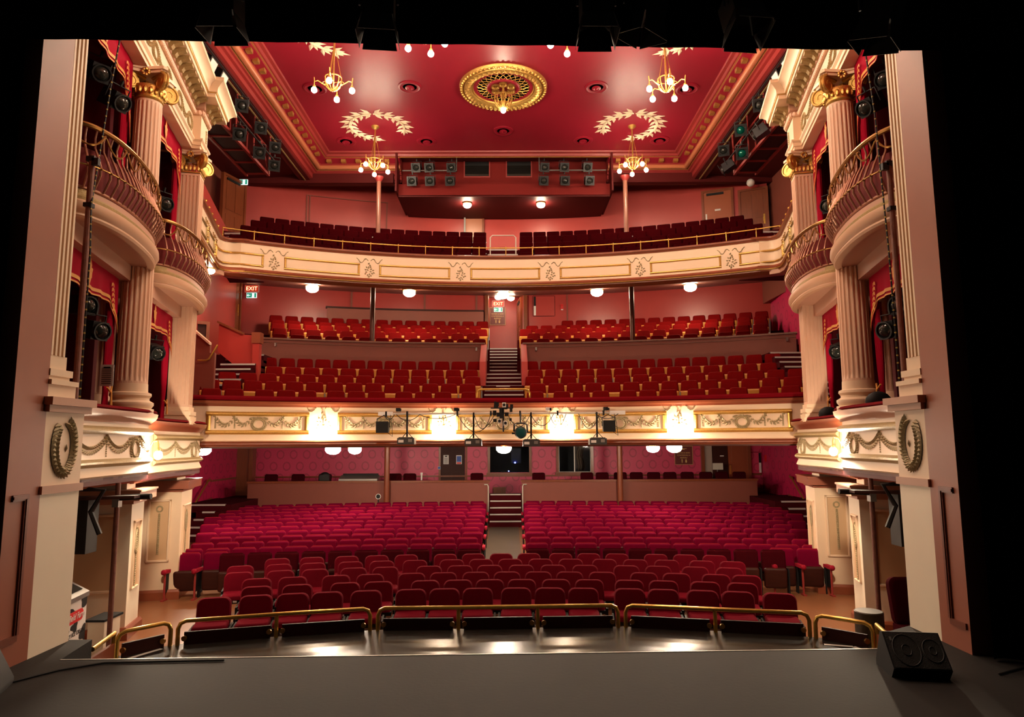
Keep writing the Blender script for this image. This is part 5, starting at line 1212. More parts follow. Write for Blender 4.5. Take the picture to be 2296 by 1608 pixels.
# --- seat tops showing over the stalls parapet
SF = Seats(proto_stalls('rear_stalls_chair', vdark, vdark))
for i, x in enumerate((-8.6, -7.6, -6.6, -4.0, -3.45, -.95, 1.35, 3.15, 3.72, 4.4, 5.0, 5.65, 6.25, 6.9, 7.6, 8.2, 8.85)):
    SF.put(x, 25.75, .04, 0, f'dark seat back just showing over the stalls parapet, {ordn(i+1)} from the left', 'dark seats behind the stalls parapet')
# ================================================================ ceiling decoration and lamps
t = thing('ceiling_rose', 'large gilded oval ceiling rose with pierced grille and six gold cups', 'ceiling rose', (.12, 18.2, ZC))
c = (.12, 18.2, ZC)
MB().lathe(c, [(.84, -.005), (.86, -.06), (.90, -.05), (.95, -.10), (1.03, -.13), (1.10, -.10), (1.12, -.05), (1.15, -.08), (1.20, -.08), (1.23, -.04), (1.24, -.0)], 48, cap=False).build('gilt_ring', gold, t)
g = MB()
for i in range(44):
    a = 2*pi*i/44; ca, sa = math.cos(a), math.sin(a)
    F = lambda u, z, o: (c[0]+(z)*ca-u*sa, c[1]+z*sa+u*ca, c[2]-.115-o)
    leafblob(g, F, 0, .93, pi/2+.5, .17, .10, .05); leafblob(g, F, .03, 1.09, -pi/2+.4, .15, .09, .05)
g.build('leaf_ring', gold, t)
g = MB()
for i in range(60): a = 2*pi*i/60; g.ball((c[0]+1.185*math.cos(a), c[1]+1.185*math.sin(a), c[2]-.08), .045, 6, 4)
g.build('bead_ring', gold, t)
MB().lathe(c, [(.0, -.004), (.84, -.004)], 32).build('grille_ground', black, t)
g = MB()
for k in range(24):
    for sg in (-1, 1):
        pts = [(c[0]+r*math.cos(2*pi*k/24+sg*(r-.45)*1.2), c[1]+r*math.sin(2*pi*k/24+sg*(r-.45)*1.2), c[2]-.015) for r in (.46, .55, .64, .74)]
        g.tube(pts, .011, 4)
g.build('pierced_grille', gold, t)
MB().lathe(c, [(.74, -.02), (.80, -.03), (.84, -.02), (.84, -.004), (.74, -.004)], 40, cap=False).build('red_band', ceilred, t)
MB().lathe(c, [(.0, -.02), (.36, -.02), (.38, -.05), (.44, -.05), (.47, -.02), (.47, -.004), (0, -.004)], 36).build('red_disc', ceilred, t)
g = MB()
for k in range(6):
    a = 2*pi*k/6+.5; q = (c[0]+.25*math.cos(a), c[1]+.25*math.sin(a), c[2]); g.lathe(q, [(.11, -.02), (.125, -.08), (.10, -.085), (.06, -.04), (.0, -.035)], 14).tube([(q[0], q[1], c[2]-.04), (q[0], q[1], c[2]-.13)], .018, 6)
g.build('gilt_cups', gold, t)
def lamp_basket(t, x, y, z, r, h, m=gold, n=10):
    g = MB()
    for i in range(n):
        a = 2*pi*i/n; ca, sa = math.cos(a), math.sin(a)
        g.tube([(x+r*ca, y+r*sa, z+h/2), (x+r*1.02*ca, y+r*1.02*sa, z+h*.2), (x+r*.85*ca, y+r*.85*sa, z-h*.15), (x+r*.45*ca, y+r*.45*sa, z-h*.42), (x+r*.1*ca, y+r*.1*sa, z-h/2)], .011, 5)
    g.lathe((x, y, z), [(r, h*.5), (r*1.06, h*.53), (r*1.06, h*.46), (r, h*.46)], 18, cap=False).build('basket', m, t)
t = thing('pendant_light', 'gilt basket pendant hanging from the centre of the ceiling rose, lit tip', 'lamp', (.12, 18.1, ZC-.1))
MB().tube([(.12, 18.1, ZC-.03), (.12, 18.1, ZC-.42)], .03, 8).build('stem', gold, t); lamp_basket(t, .12, 18.1, ZC-.52, .25, .36, gold, 14)
MB().lathe((.12, 18.1, ZC-.50), [(.0, 0), (.13, 0), (.13, -.06), (.05, -.2), (0, -.22)], 12).build('inner_cup', brass, t)
MB().ball((.12, 18.1, ZC-.74), .075, 10, 8).build('bulb', bulbm, t)
def chandelier(x, y, z, label, a0=.3, n=5, gm=None):
    t = thing('chandelier', label, 'chandelier', (x, y, ZC), 'globe chandeliers')
    MB().tube([(x, y, ZC), (x, y, z+.1)], .022, 6).lathe((x, y, ZC-.10), [(0, .0), (.04, 0), (.12, .07), (.13, .10), (0, .1)], 14).build('stem', gold, t)
    ch = MB()
    for k in range(3):
        a = 2*pi*k/3+.4; ch.tube([(x+.03*math.cos(a), y+.03*math.sin(a), z+.9), (x+.19*math.cos(a), y+.19*math.sin(a), z+.14)], .007, 4)
    ch.build('chains', brass, t)
    lamp_basket(t, x, y, z, .19, .32, gold)
    for i in range(n):
        a = a0+2*pi*i/n; ca, sa = math.cos(a), math.sin(a); R_ = .44
        MB().tube([(x+.17*ca, y+.17*sa, z-.02), (x+.26*ca, y+.26*sa, z+.02), (x+.36*ca, y+.36*sa, z+.09), (x+R_*ca, y+R_*sa, z+.06), (x+R_*ca, y+R_*sa, z-.06)], .013, 5).tube([(x+.20*ca+.05*math.cos(q)*ca, y+.20*sa+.05*math.cos(q)*sa, z+.02+.05*math.sin(q)) for q in [k*.7 for k in range(8)]], .009, 4).tube([(x+R_*ca, y+R_*sa, z+.07), (x+(R_+.01)*ca, y+(R_+.01)*sa, z+.17)], .012, 4).lathe((x+R_*ca, y+R_*sa, z-.09), [(.0, .05), (.035, .05), (.045, .0), (0, 0)], 8).build('arm', gold, t); am = t.children[-1]
        MB().ball((x+R_*ca, y+R_*sa, z-.15), .068, 10, 8).build('globe', gm or chbulb, am)
    return t
chbulb = mat('chandelier_globe', (1, .9, .75), .3, emit=170.0, ecol=(1.0, .80, .58))
chbulb_far = mat('chandelier_globe_far', (1, .9, .75), .3, emit=110.0, ecol=(1.0, .80, .58))
chbulb_added = mat('chandelier_globe_added', (1, .9, .75), .3, emit=170.0, ecol=(1.0, .80, .58))
chandelier(-3.95, 20.6, 10.74, 'lit gilt chandelier under the complete rear left ceiling wreath', .5, 5, chbulb_far)
chandelier(4.19, 20.6, 10.73, 'lit gilt chandelier under the complete rear right ceiling wreath', .2, 5, chbulb_far)
chandelier(-3.87, 15.2, 10.44, 'lit gilt chandelier under the cut off near left ceiling wreath', .05, 4)
chandelier(3.98, 15.2, 10.40, 'lit gilt chandelier under the cut off near right ceiling wreath', .9)
chandelier(-1.56, 13.8, 10.77, 'lit chandelier at the black border, its globes just showing left of centre', .1)
chandelier(1.60, 13.8, 10.77, 'lit chandelier at the black border, its globes just showing right of centre', .4)
chandelier(-1.7, 8.9, 8.9, 'added fill chandelier near the proscenium, hidden above the black border, left', .1, 5, chbulb_added)  # unseen pair added to brighten the boxes, plinths and stage
chandelier(1.9, 8.9, 8.9, 'added fill chandelier near the proscenium, hidden above the black border, right', .4, 5, chbulb_added)
leafcream = mat('cream_leaf_relief', (.78, .66, .46), .5, noise=.12, nscale=9)
def ceiling_wreath(x, y, r, sd, label):
    """two laurel branches tied at the stage end; the branch on side sd is the short one"""
    t = thing('ceiling_wreath', label, 'wreath ornament', (x, y, ZC), 'laurel wreaths of the ceiling')
    for sg in (-1, 1):
        g = MB(); span, n = ((1.7, 6) if sg == sd else (2.7, 9))
        F = lambda u, z, o: (x+u, y+z, ZC-.006-o)
        for i in range(n):
            f_ = i/(n-1); a = -pi/2+sg*(.06+f_*span); ca, sa = math.cos(a), math.sin(a); rr = r*(1-.06*f_)
            tdir = math.atan2(ca*sg, -sa*sg); k = .40*(1-.15*f_)
            for da, kk, sh in ((.95, 1, .0), (-.95, 1, .0), (.35, .85, .5), (-.4, .85, .5)): leafblob(g, F, rr*ca+.05*sh*math.cos(tdir), rr*sa+.05*sh*math.sin(tdir), tdir+da, k*kk, k*.34*kk, .05)
        g.tube([(x+r*(1-.06*q/20)*math.cos(-pi/2+sg*(.03+span*q/20)), y+r*(1-.06*q/20)*math.sin(-pi/2+sg*(.03+span*q/20)), ZC-.02) for q in range(21)], .022, 5)
        a = -pi/2+sg*(.06+span); leafblob(g, F, r*.94*math.cos(a), r*.94*math.sin(a), math.atan2(math.cos(a)*sg, -math.sin(a)*sg), .45, .11, .05)
        g.build('laurel_branch', leafcream, t)
ceiling_wreath(-3.88, 20.62, .90, 1, 'complete cream laurel wreath on the red ceiling, rear left')
ceiling_wreath(4.12, 20.62, .90, -1, 'complete cream laurel wreath on the red ceiling, rear right')
ceiling_wreath(-3.90, 15.6, .90, 1, 'cream laurel wreath partly hidden by the border, front left')
ceiling_wreath(4.08, 15.6, .90, -1, 'cream laurel wreath partly hidden by the border, front right')
for x, y, nm in ((-2.51, 18.16, 'left of the gilded rose'), (2.75, 18.2, 'right of the gilded rose'), (.1, 20.9, 'centre, behind the gilded rose'), (-2.45, 21.66, 'rear, left of centre'), (2.75, 21.62, 'rear, right of centre'), (-5.2, 18.25, 'at the left edge behind a chandelier'), (5.35, 18.3, 'at the right edge behind a chandelier'), (-5.12, 21.66, 'in the rear left corner'), (5.3, 21.62, 'in the rear right corner')):
    t = thing('ceiling_vent', f'round red ceiling vent with concentric rings, {nm}', 'vent', (x, y, ZC), 'round ceiling vents')
    MB().lathe((x, y, ZC), [(.33, .0), (.33, -.02), (.28, -.035), (.24, -.02), (.20, -.02), (.20, 0)], 28, cap=False).build('rim', ceilred, t)
    MB().lathe((x, y, ZC), [(.20, -.003), (0, -.003)], 24).build('recess', dkred, t)
    MB().lathe((x, y, ZC-.02), [(.12, 0), (.13, -.03), (.08, -.045), (.05, -.03), (0, -.05)], 20).build('cone', ceilred, t)
# ---------------------------------------------------------------- dome lamps
def dome(x, y, z, label, r=.17, group='dome lamps', m=domem):
    t = thing('dome_lamp', label, 'lamp', (x, y, z), group)
    MB().lathe((x, y, z), [(0, .03), (r*1.05, .03), (r*1.08, -.01), (r, -.02), (0, -.02)], 20).build('collar', gold, t)
    MB().lathe((x, y, z-.02), [(r*.80, .0), (r*.97, -r*.12), (r*.94, -r*.45), (r*.72, -r*.72), (r*.36, -r*.88), (0, -r*.92)], 18).build('glass', m, t)
gdome = mat('gallery_dome_glass', (1, .9, .75), .3, emit=62.0, ecol=(1.0, .79, .56))
for x, y, nm in ((.07, 23.2, 'at the centre'), (-3.07, 22.46, 'left of centre'), (3.24, 22.62, 'right of centre'), (-6.23, 22.14, 'at the left'), (6.32, 22.3, 'at the right'), (-7.3, 16.9, 'at the far left above the boxes')):
    rr = math.hypot(x-AX, y-GY); dome(x, y, 6.60+.172*(rr-GR)-.04 if y > 17 else 6.44, f'lit dome lamp under the gallery {nm}', .21 if y > 17 else .12, 'dome lamps under the gallery', gdome)
sdome = mat('stalls_dome_glass', (1, .9, .75), .3, emit=95.0, ecol=(1.0, .80, .60))
for x, y, nm in ((-4.23, 17.5, 'left front'), (4.44, 17.5, 'right front'), (.10, 17.7, 'centre front'), (-4.34, 20.5, 'left rear'), (4.53, 20.5, 'right rear'), (.08, 20.6, 'centre rear'), (-7.3, 17.0, 'far left')):
    dome(x, y, 1.97 if y < 19 else 1.93, f'lit dome lamp under the circle, {nm}', .20, 'dome lamps under the circle', sdome)
ldome = mat('lobby_dome_glass', (1, .9, .75), .3, emit=22.0, ecol=(1.0, .79, .56))
for x, y, z, nm in ((-.15, 27.2, 7.95, 'inner'), (.35, 26.4, 7.74, 'outer')): dome(x, y, z, f'lit dome lamp in the circle lobby, {nm} one', .15, 'dome lamps of the circle lobby', ldome)
for x, nm in ((-1.20, 'left'), (1.42, 'right')): dome(x, 23.45, PB-.09, f'lit dome lamp under the {nm} half of the projection room', .15, 'dome lamps under the projection room', gdome)
# ================================================================ stage lanterns
def lantern_proto(name, front):
    """lantern aimed towards -y from its centre"""
    t = thing(name, 'x', 'stage light')
    MB().box((0, .06, 0), (.26, .34, .26), 0, .92).lathe((0, .06, 0), [(.12, -.17), (.12, .17)], 14, axis='Y').build('body', blackm, t)
    MB().lathe((0, -.13, 0), [(.13, .02), (.135, -.03), (.115, -.03), (.115, .0)], 18, axis='Y').build('rim', blackm, t)
    MB().lathe((0, -.14, 0), [(.115, .02), (.08, -.02), (.04, -.04), (0, -.045)], 16, axis='Y').build('lens', front, t)
    MB().tube([(-.16, .05, 0), (-.16, .05, .22), (.16, .05, .22), (.16, .05, 0)], .012, 5).tube([(0, .05, .22), (0, .05, .31)], .022, 6).build('yoke', blackm, t)
    return t
def frame_proto(name, front):
    t = lantern_proto(name, front)
    f = MB(); f.bb(-.16, .16, -.185, -.175, .115, .16).bb(-.16, .16, -.185, -.175, -.16, -.115).bb(-.16, -.115, -.185, -.175, -.115, .115).bb(.115, .16, -.185, -.175, -.115, .115)
    f.build('colour_frame', blackm, t); return t
class Rep:
    def __init__(s, p): s.p = p; s.n = 0
    def put(s, loc, rot, label, group):
        s.n += 1
        if s.n == 1: s.p.location = loc; s.p.rotation_euler = rot; return tag(s.p, label, None, group)
        return dup(s.p, None, loc, None, label, group, rot)
LN = Rep(frame_proto('stage_lantern', lens)); LG = Rep(frame_proto('gelled_lantern', lensg)); LP = Rep(lantern_proto('profile_lantern', lens))
g = 'lanterns on the projection room front'
for x, nm in ((-2.94, 'outermost left'), (-2.48, 'second from the left'), (-1.71, 'left, beside the window'), (1.52, 'right, beside the window'), (2.21, 'second from the right'), (3.02, 'outermost right')):
    LN.put((x, 22.97, 11.62), (.35, 0, .12*(1 if x > 0 else -1)), f'lantern above the bar of the projection room, {nm}', g)
for x, nm in ((-3.04, 'outermost left'), (-2.42, 'middle left'), (-1.73, 'inner left'), (1.47, 'inner right'), (2.20, 'middle right'), (3.05, 'outermost right')):
    LN.put((x, 22.68, 11.02), (.35, 0, .1*(1 if x > 0 else -1)), f'lantern hung below the bar of the projection room, {nm}', g)
g = 'lanterns on the ceiling catwalks'
for i, (y, z) in enumerate(((16.72, 10.70), (16.65, 9.90), (18.07, 10.75), (18.04, 10.02), (19.24, 10.71), (19.22, 10.15))):
    LN.put((AX-6.68, y, z), (.45, 0, .35), f'glass fronted lantern on the left ceiling catwalk, {("upper", "lower")[i % 2]} one, {ordn(i//2+1)} pair from the stage', g)
for i, (y, z, k) in enumerate(((16.54, 10.60, 0), (16.65, 9.90, 3), (17.95, 10.60, 1), (17.93, 9.92, 1), (19.43, 10.67, 0), (19.21, 10.05, 3))):
    (LG if k == 1 else LN).put((AX+6.62, y, z), (.45, 0, -.35 if k < 3 else -2.2), f'{"green gelled" if k == 1 else "dark" if k == 3 else "glass fronted"} lantern on the right ceiling catwalk, {("upper", "lower")[i % 2]} one, {ordn(i//2+1)} pair from the stage', g)
fl = None
for sg in (-1, 1):
    for i, y in enumerate((14.7, 15.3)):
        x = AX+sg*6.7; z = 10.65
        t = thing('floodlight', f'white faced floodlight behind the cornice on the {"left" if sg < 0 else "right"} catwalk, {("nearer", "farther")[i]} one', 'stage light', (x, y, z), 'floodlights on the catwalks')
        MB(lambda a, b, c_, x=x, y=y, z=z, sg=sg: (x-sg*(a*.7+c_*.35), y-a*.25*0+b, z+c_*.9-a*.5)).bb(-.03, .16, -.17, .17, -.22, .22).build('case', blackm, t)
        MB(lambda a, b, c_, x=x, y=y, z=z, sg=sg: (x-sg*(a*.7+c_*.35), y+b, z+c_*.9-a*.5)).bb(.16, .175, -.14, .14, -.19, .19).build('white_face', white, t)
# catwalks
for sg, nm in ((-1, 'left'), (1, 'right')):
    X = lambda d: AX+sg*d
    t = thing('catwalk', f'red steel lighting catwalk slung along the {nm} edge of the ceiling', 'catwalk', (X(7.2), 14, 9.95))
    def bx(mb, a, b, y0, y1, z0, z1): return mb.bb(min(X(a), X(b)), max(X(a), X(b)), y0, y1, z0, z1)
    bx(MB(), 6.98, 7.56, 8, 19.4, 9.98, 9.99).build('grating', mat('grating_'+nm, (.035, .008, .007), .7), t)
    m = MB(); bx(m, 6.90, 6.97, 8, 19.5, 9.92, 10.0); bx(m, 7.54, 7.60, 8, 19.5, 9.92, 10.0); m.build('side_channels', steelred, t)
    m = MB()
    for i in range(13): bx(m, 6.97, 7.56, 9.4+.83*i, 9.45+.83*i, 9.94, 9.98)
    m.build('crossbars', steelred, t)
    m = MB()
    for d in (6.90, 7.58):
        for z in (10.70, 11.25): m.tube([(X(d), 8, z), (X(d), 19.5, z)], .022, 6)
    m.build('rails', steelred, t)
    for i in range(9):
        y = 9.5+1.24*i
        MB().tube([(X(6.9), y, 9.95), (X(6.9), y, 11.3)], .022, 6).build('post', steelred, t); MB().tube([(X(7.58), y, 9.95), (X(7.58), y, 11.3)], .022, 6).build('post', steelred, t)
    MB().tube([(X(6.9), 19.45, 9.95), (X(6.9), 18.7, 10.70)], .022, 6).tube([(X(6.9), 19.45, 9.95), (X(6.9), 19.45, 11.3)], .022, 6).build('end_brace', steelred, t)
    MB().tube([(X(6.64), 9, 10.24), (X(6.64), 19.5, 10.24)], .024, 6).tube([(X(6.64), 9, 10.98), (X(6.64), 19.5, 10.98)], .024, 6).build('lighting_bars', blackm, t)
# ---------------------------------------------------------------- equipment bar on the circle front
t = thing('equipment_bar', 'white pipe bracketed in front of the circle, hung with lanterns and cables', 'lighting bar', (.06, 16.4, 2.74))
MB().tube([(-2.89, 16.4, 2.74), (3.02, 16.4, 2.74)], .025, 8).build('pipe', offwhite, t)
for x0, x1 in ((-2.89, -2.55), (2.65, 3.02)): MB().bb(x0, x1, 16.36, 16.44, 2.70, 2.79).build('socket_box', white, t)
for x in (-2.7, -2.2, -1.0, -.2, .5, 1.4, 2.5): MB().tube([(x, 16.4, 2.74), (x, 16.4+.35+.02*x*x, 2.74)], .018, 5).box((x, 16.4, 2.74), (.04, .08, .12)).build('clamp', blackm, t)
cb = MB(); rr = random.Random(3)
for a, b, s_ in ((-2.45, -1.9, .14), (-1.9, -1.05, .10), (-1.0, -.1, .42), (-.6, -.2, .35), (.2, .75, .30), (.75, 1.3, .28), (1.2, 1.6, .3), (2.3, 2.85, .12), (1.9, 2.4, .35), (-2.75, -2.5, .12)):
    cb.tube([(a+(b-a)*k/10, 16.36, 2.72-s_*4*(k/10)*(1-k/10)) for k in range(11)], .008, 4)
cb.build('cables', black, t)
def projhead(x, z, label):
    t = thing('effects_projector', label, 'stage light', (x, 16.3, z), 'effects projectors under the circle bar')
    MB().box((x, 16.3, z), (.40, .34, .15)).box((x, 16.3, z+.08), (.34, .3, .03)).build('case', mat('projector_case', (.045, .042, .04), .4), t)
    MB().bb(x-.17, x-.05, 16.125, 16.132, z-.03, z+.03).build('label_plate', white, t); MB().bb(x+.06, x+.15, 16.12, 16.132, z-.02, z+.05).build('control_panel', grey, t)
    MB().tube([(x, 16.36, 2.72), (x+.01, 16.34, z+.22), (x-.08, 16.3, z+.12), (x-.10, 16.3, z+.06)], .010, 5).tube([(x+.01, 16.34, z+.22), (x+.09, 16.3, z+.13), (x+.2, 16.3, z+.02)], .008, 5).bb(x-.02, x+.02, 16.33, 16.37, z+.1, 2.76).build('drop_rod', blackm, t)
for x, z, nm in ((-2.19, 2.09, 'outermost left'), (-.61, 2.05, 'left of centre'), (.76, 2.03, 'right of centre'), (2.33, 2.06, 'outermost right')): projhead(x, z, f'grey effects projector hanging below the circle bar, {nm}')
for x, nm in ((-2.75, 'left'), (2.60, 'right')):
    t = thing('cube_light', f'square black lantern hanging at the {nm} end of the circle bar', 'stage light', (x, 16.3, 2.42), 'square lanterns of the circle bar')
    MB().box((x, 16.3, 2.42), (.26, .22, .24)).box((x, 16.16, 2.42), (.29, .04, .27)).build('case', black, t); MB().tube([(x-.15, 16.3, 2.42), (x-.15, 16.3, 2.62), (x, 16.34, 2.70), (x+.15, 16.3, 2.62), (x+.15, 16.3, 2.42)], .012, 5).build('yoke', blackm, t)
    MB().tube([(x+.1, 16.3, 2.3), (x+.22, 16.3, 2.2), (x+.2, 16.34, 2.5), (x+.15, 16.36, 2.72)], .008, 4).build('cable', black, t)
t = thing('moving_head', 'black round lantern hung low right of the middle of the circle bar', 'stage light', (.51, 16.2, 2.3))
MB().lathe((.51, 16.2, 2.28), [(.14, .25), (.15, .05), (.13, -.08), (.10, -.09)], 16, axis='Y').build('barrel', black, t); MB().lathe((.51, 16.1, 2.28), [(.12, 0), (.06, -.02), (0, -.02)], 14, axis='Y').build('lens', mat('teal_lens', (.02, .10, .10), .1, .3), t)
MB().tube([(.35, 16.25, 2.3), (.36, 16.25, 2.46), (.42, 16.3, 2.5), (.6, 16.3, 2.5), (.66, 16.25, 2.46), (.67, 16.25, 2.3)], .022, 6).tube([(.51, 16.3, 2.5), (.51, 16.38, 2.74)], .02, 6).bb(.3, .37, 16.2, 16.24, 2.24, 2.28).bb(.65, .73, 16.2, 16.24, 2.27, 2.3).build('yoke', blackm, t)
t = thing('camera_cluster', 'cluster of black brackets and small white cameras at the middle of the circle bar', 'cameras', (.08, 16.3, 2.7))
b = MB()
for k in range(16): b.box((-.12+rr.random()*.42, 16.28+rr.random()*.1, 2.55+rr.random()*.42), (.05+rr.random()*.05, .06, .05+rr.random()*.08), 0)
b.tube([(.1, 16.32, 2.3), (.1, 16.32, 3.0)], .02, 6).tube([(-.2, 16.3, 2.86), (.3, 16.3, 2.86)], .015, 5); b.build('brackets', black, t)
for x, z in ((.01, 2.55), (.15, 2.50), (.12, 2.93)):
    MB().box((x, 16.2, z), (.09, .12, .11)).build('camera_body', white, t); MB().lathe((x, 16.14, z), [(.035, 0), (.035, -.02), (0, -.02)], 10, axis='Y').build('camera_lens', black, t)
for x, nm in ((-2.42, 'left end'), (2.56, 'right end'), (-1.03, 'left of centre'), (1.17, 'right of centre')):
    t = thing('bar_camera', f'small bracketed camera on top of the circle bar, {nm}', 'camera', (x, 16.45, 2.83), 'small cameras on the circle bar')
    MB().box((x, 16.45, 2.84), (.10, .16, .08)).build('case', white if nm == 'right of centre' else blackm, t); MB().box((x+.06, 16.36, 2.83), (.04, .05, .06)).build('lens_hood', black, t); MB().tube([(x, 16.45, 2.80), (x, 16.42, 2.74)], .012, 5).build('foot', offwhite, t)
# ================================================================ brass rails, stage masking, small things
RZ = -.4
def stage_rail(pts, label, panels=True, top=.285, mids=()):
    """brass hoop rail through plan points (first and last are posts) with a dark wood kickboard"""
    t = thing('brass_rail', label, 'rail', (pts[0][0], pts[0][1], RZ), 'brass rails along the apron')
    a, b = Vector(pts[0]), Vector(pts[-1]); d = (b-a).normalized(); z1 = RZ+top; r = .09
    P_ = [(a.x, a.y, RZ), (a.x, a.y, z1-r), (a.x+d.x*r*.3, a.y+d.y*r*.3, z1-r*.3), (a.x+d.x*r, a.y+d.y*r, z1)]
    for q in pts[1:-1]: P_.append((q[0], q[1], z1))
    P_ += [(b.x-d.x*r, b.y-d.y*r, z1), (b.x-d.x*r*.3, b.y-d.y*r*.3, z1-r*.3), (b.x, b.y, z1-r), (b.x, b.y, RZ)]
    MB().tube(P_, .026, 10).build('handrail', brass, t)
    for q in mids: MB().tube([(q[0], q[1], RZ), (q[0], q[1], z1)], .026, 8).build('post', brass, t)
    ks = [pts[0]]+list(mids)+[pts[-1]]
    for p, q in zip(ks, ks[1:]):
        p, q = Vector(p), Vector(q); e = (q-p).normalized(); n = Vector((e.y, -e.x)); p2 = p+e*.07-n*.0; q2 = q-e*.07
        m = MB(); slab(m, p2-n*.02, q2-n*.02, [(0, RZ-.18), (0, RZ+.15), (1, RZ+.15), (1, RZ-.18)], .03); m.build('kickboard', darkwood, t)
        m = MB()
        for w in (p2+e*.01, q2-e*.01): m.lathe((w.x, w.y-.03, RZ+.08), [(.032, 0), (.032, .025)], 12, axis='Y')
        m.build('clamps', brassd, t)
stage_rail([(-3.86, 8.76), (-2.76, 9.08), (-1.62, 9.35)], 'long brass rail left of centre with dark kickboards', mids=[(-2.76, 9.08)])
stage_rail([(-1.52, 9.36), (-.46, 9.37), (.59, 9.40), (1.66, 9.43)], 'longest brass rail at the centre of the apron', mids=[(-.46, 9.37), (.59, 9.40)])
stage_rail([(1.76, 9.43), (2.88, 9.18), (4.00, 8.94)], 'long brass rail right of centre with dark kickboards', mids=[(2.88, 9.18)])
stage_rail([(-4.32, 8.25), (-3.94, 8.74)], 'short brass rail left of the gap at the left end')
stage_rail([(4.04, 8.86), (4.52, 8.40)], 'short brass rail at the right end of the apron')
for sg, nm, pts, kb in ((-1, 'left', [(-4.34, 8.22, RZ), (-4.34, 8.22, -.11), (-4.22, 7.60, -.11)], [(-4.34, 8.22), (-4.20, 7.0)]), (1, 'right', [(4.56, 8.38, RZ), (4.56, 8.38, -.12), (4.40, 7.72, -.12)], [(4.56, 8.36), (4.34, 7.1)])):
    t = thing('return_rail', f'short sloping brass rail running back to the stage at the {nm} end', 'rail', pts[0])
    MB().tube(pts, .026, 10).build('handrail', brass, t); slab(MB(), kb[0], kb[1], [(0, RZ-.1), (0, -.22), (1, -.22), (1, RZ-.1)], .04).build('side_board', brown, t)
def tapestrip(pts, z, nm, label):
    m = MB()
    for (a, b, w) in pts: a, b = Vector(a), Vector(b); e = (b-a).normalized(); n = Vector((-e.y, e.x))*w/2; m.add([(a.x+n.x, a.y+n.y, z), (b.x+n.x, b.y+n.y, z), (b.x-n.x, b.y-n.y, z), (a.x-n.x, a.y-n.y, z)], [(0, 1, 2, 3)])
    tag(m.build(nm, tape), label, 'tape')
tapestrip([((-4.2, 8.2), (-3.98, 8.62), .06)], RZ+.004, 'white_tape', 'torn strip of white tape at the left end of the apron')
tapestrip([((4.02, 8.6), (4.32, 8.5), .06), ((4.32, 8.5), (4.42, 8.1), .07)], RZ+.004, 'white_tape', 'torn strips of white tape at the right end of the apron')
tapestrip([((-3.9, 7.05), (-3.6, 7.12), .12)], RZ+.004, 'pale_patch', 'pale patch of tape on the apron at the far left')
# floor cables
tag(MB().tube([(1.0, 7.2, RZ+.012), (2.0, 7.35, RZ+.012), (3.4, 8.0, RZ+.012), (4.3, 8.3, RZ+.012)], .010, 5).tube([(-2.5, 7.02, RZ+.012), (-.5, 7.25, RZ+.012), (.5, 7.3, RZ+.012), (2, 7.2, RZ+.012)], .010, 5).build('floor_cable', black), 'black cables lying across the glossy apron floor', 'cable')
tag(MB().tube([(-4.6, 5.7, .01), (-4.2, 6.1, .01), (-3.9, 6.55, .01), (-3.6, 6.75, .01), (-2.5, 6.8, .01)], .009, 5).build('floor_cable', black), 'thin black cable on the stage floor by the left proscenium pier', 'cable')
tag(MB().tube([(4.5, 6.25, .01), (4.9, 6.45, .01), (5.3, 6.35, .01), (6.2, 6.3, .01)], .009, 5).build('floor_cable', black), 'thin black cable running right from the wedge monitor', 'cable')
# wedge monitors
meshm = mat('speaker_grille', (.018, .015, .013), .6, .0, spec=.3, bump=.6, bscale=150)
def wedge(x, y, rz, label):
    t = thing('wedge_monitor', label, 'loudspeaker', (x, y, 0), 'wedge monitors on the stage')
    ca, sa = math.cos(rz), math.sin(rz)
    xf = lambda a, b, c: (x+a*ca-b*sa, y+a*sa+b*ca, c)
    prof = [(-.17, .0), (.19, .0), (.19, .05), (.05, .33), (.0, .34), (-.24, .09)]
    MB(xf).prismx(prof, -.235, .235).build('cabinet', black, t)
    P = lambda u, w, o: (u*.735, -.24+.24*w-o*.72, .09+.25*w+o*.69)
    m = MB(xf); m.add([P(-.305, .03, .006), P(.305, .03, .006), P(.305, .97, .006), P(-.305, .97, .006)], [(0, 1, 2, 3)]); gr = m.build('grille', meshm, t)
    for cu, r in ((-.11, .15), (.18, .11)):
        k = MB(xf); pts = [P(cu+r*math.cos(a), .5+r*math.sin(a)/.361, .010) for a in [2*pi*i/28 for i in range(28)]]; k.tube(pts, .0035, 5, closed=True)
        pts = [P(cu+r*.35*math.cos(a), .5+r*.35*math.sin(a)/.361, .009) for a in [2*pi*i/16 for i in range(16)]]; k.tube(pts, .003, 4, closed=True)
        k.build('driver_ring', mat('driver_ring', (.035, .03, .026), .6), gr)
    m = MB(xf); m.add([P(-.265, .74, .012), P(-.24, .74, .012), P(-.24, .84, .012), P(-.265, .84, .012)], [(0, 1, 2, 3)]); m.build('maker_badge', grey, gr)
wedge(3.80, 6.36, -.16, 'black wedge monitor speaker on the stage by the right proscenium pier')
wedge(-4.21, 5.98, -1.25, 'black wedge monitor speaker at the left edge of the stage')
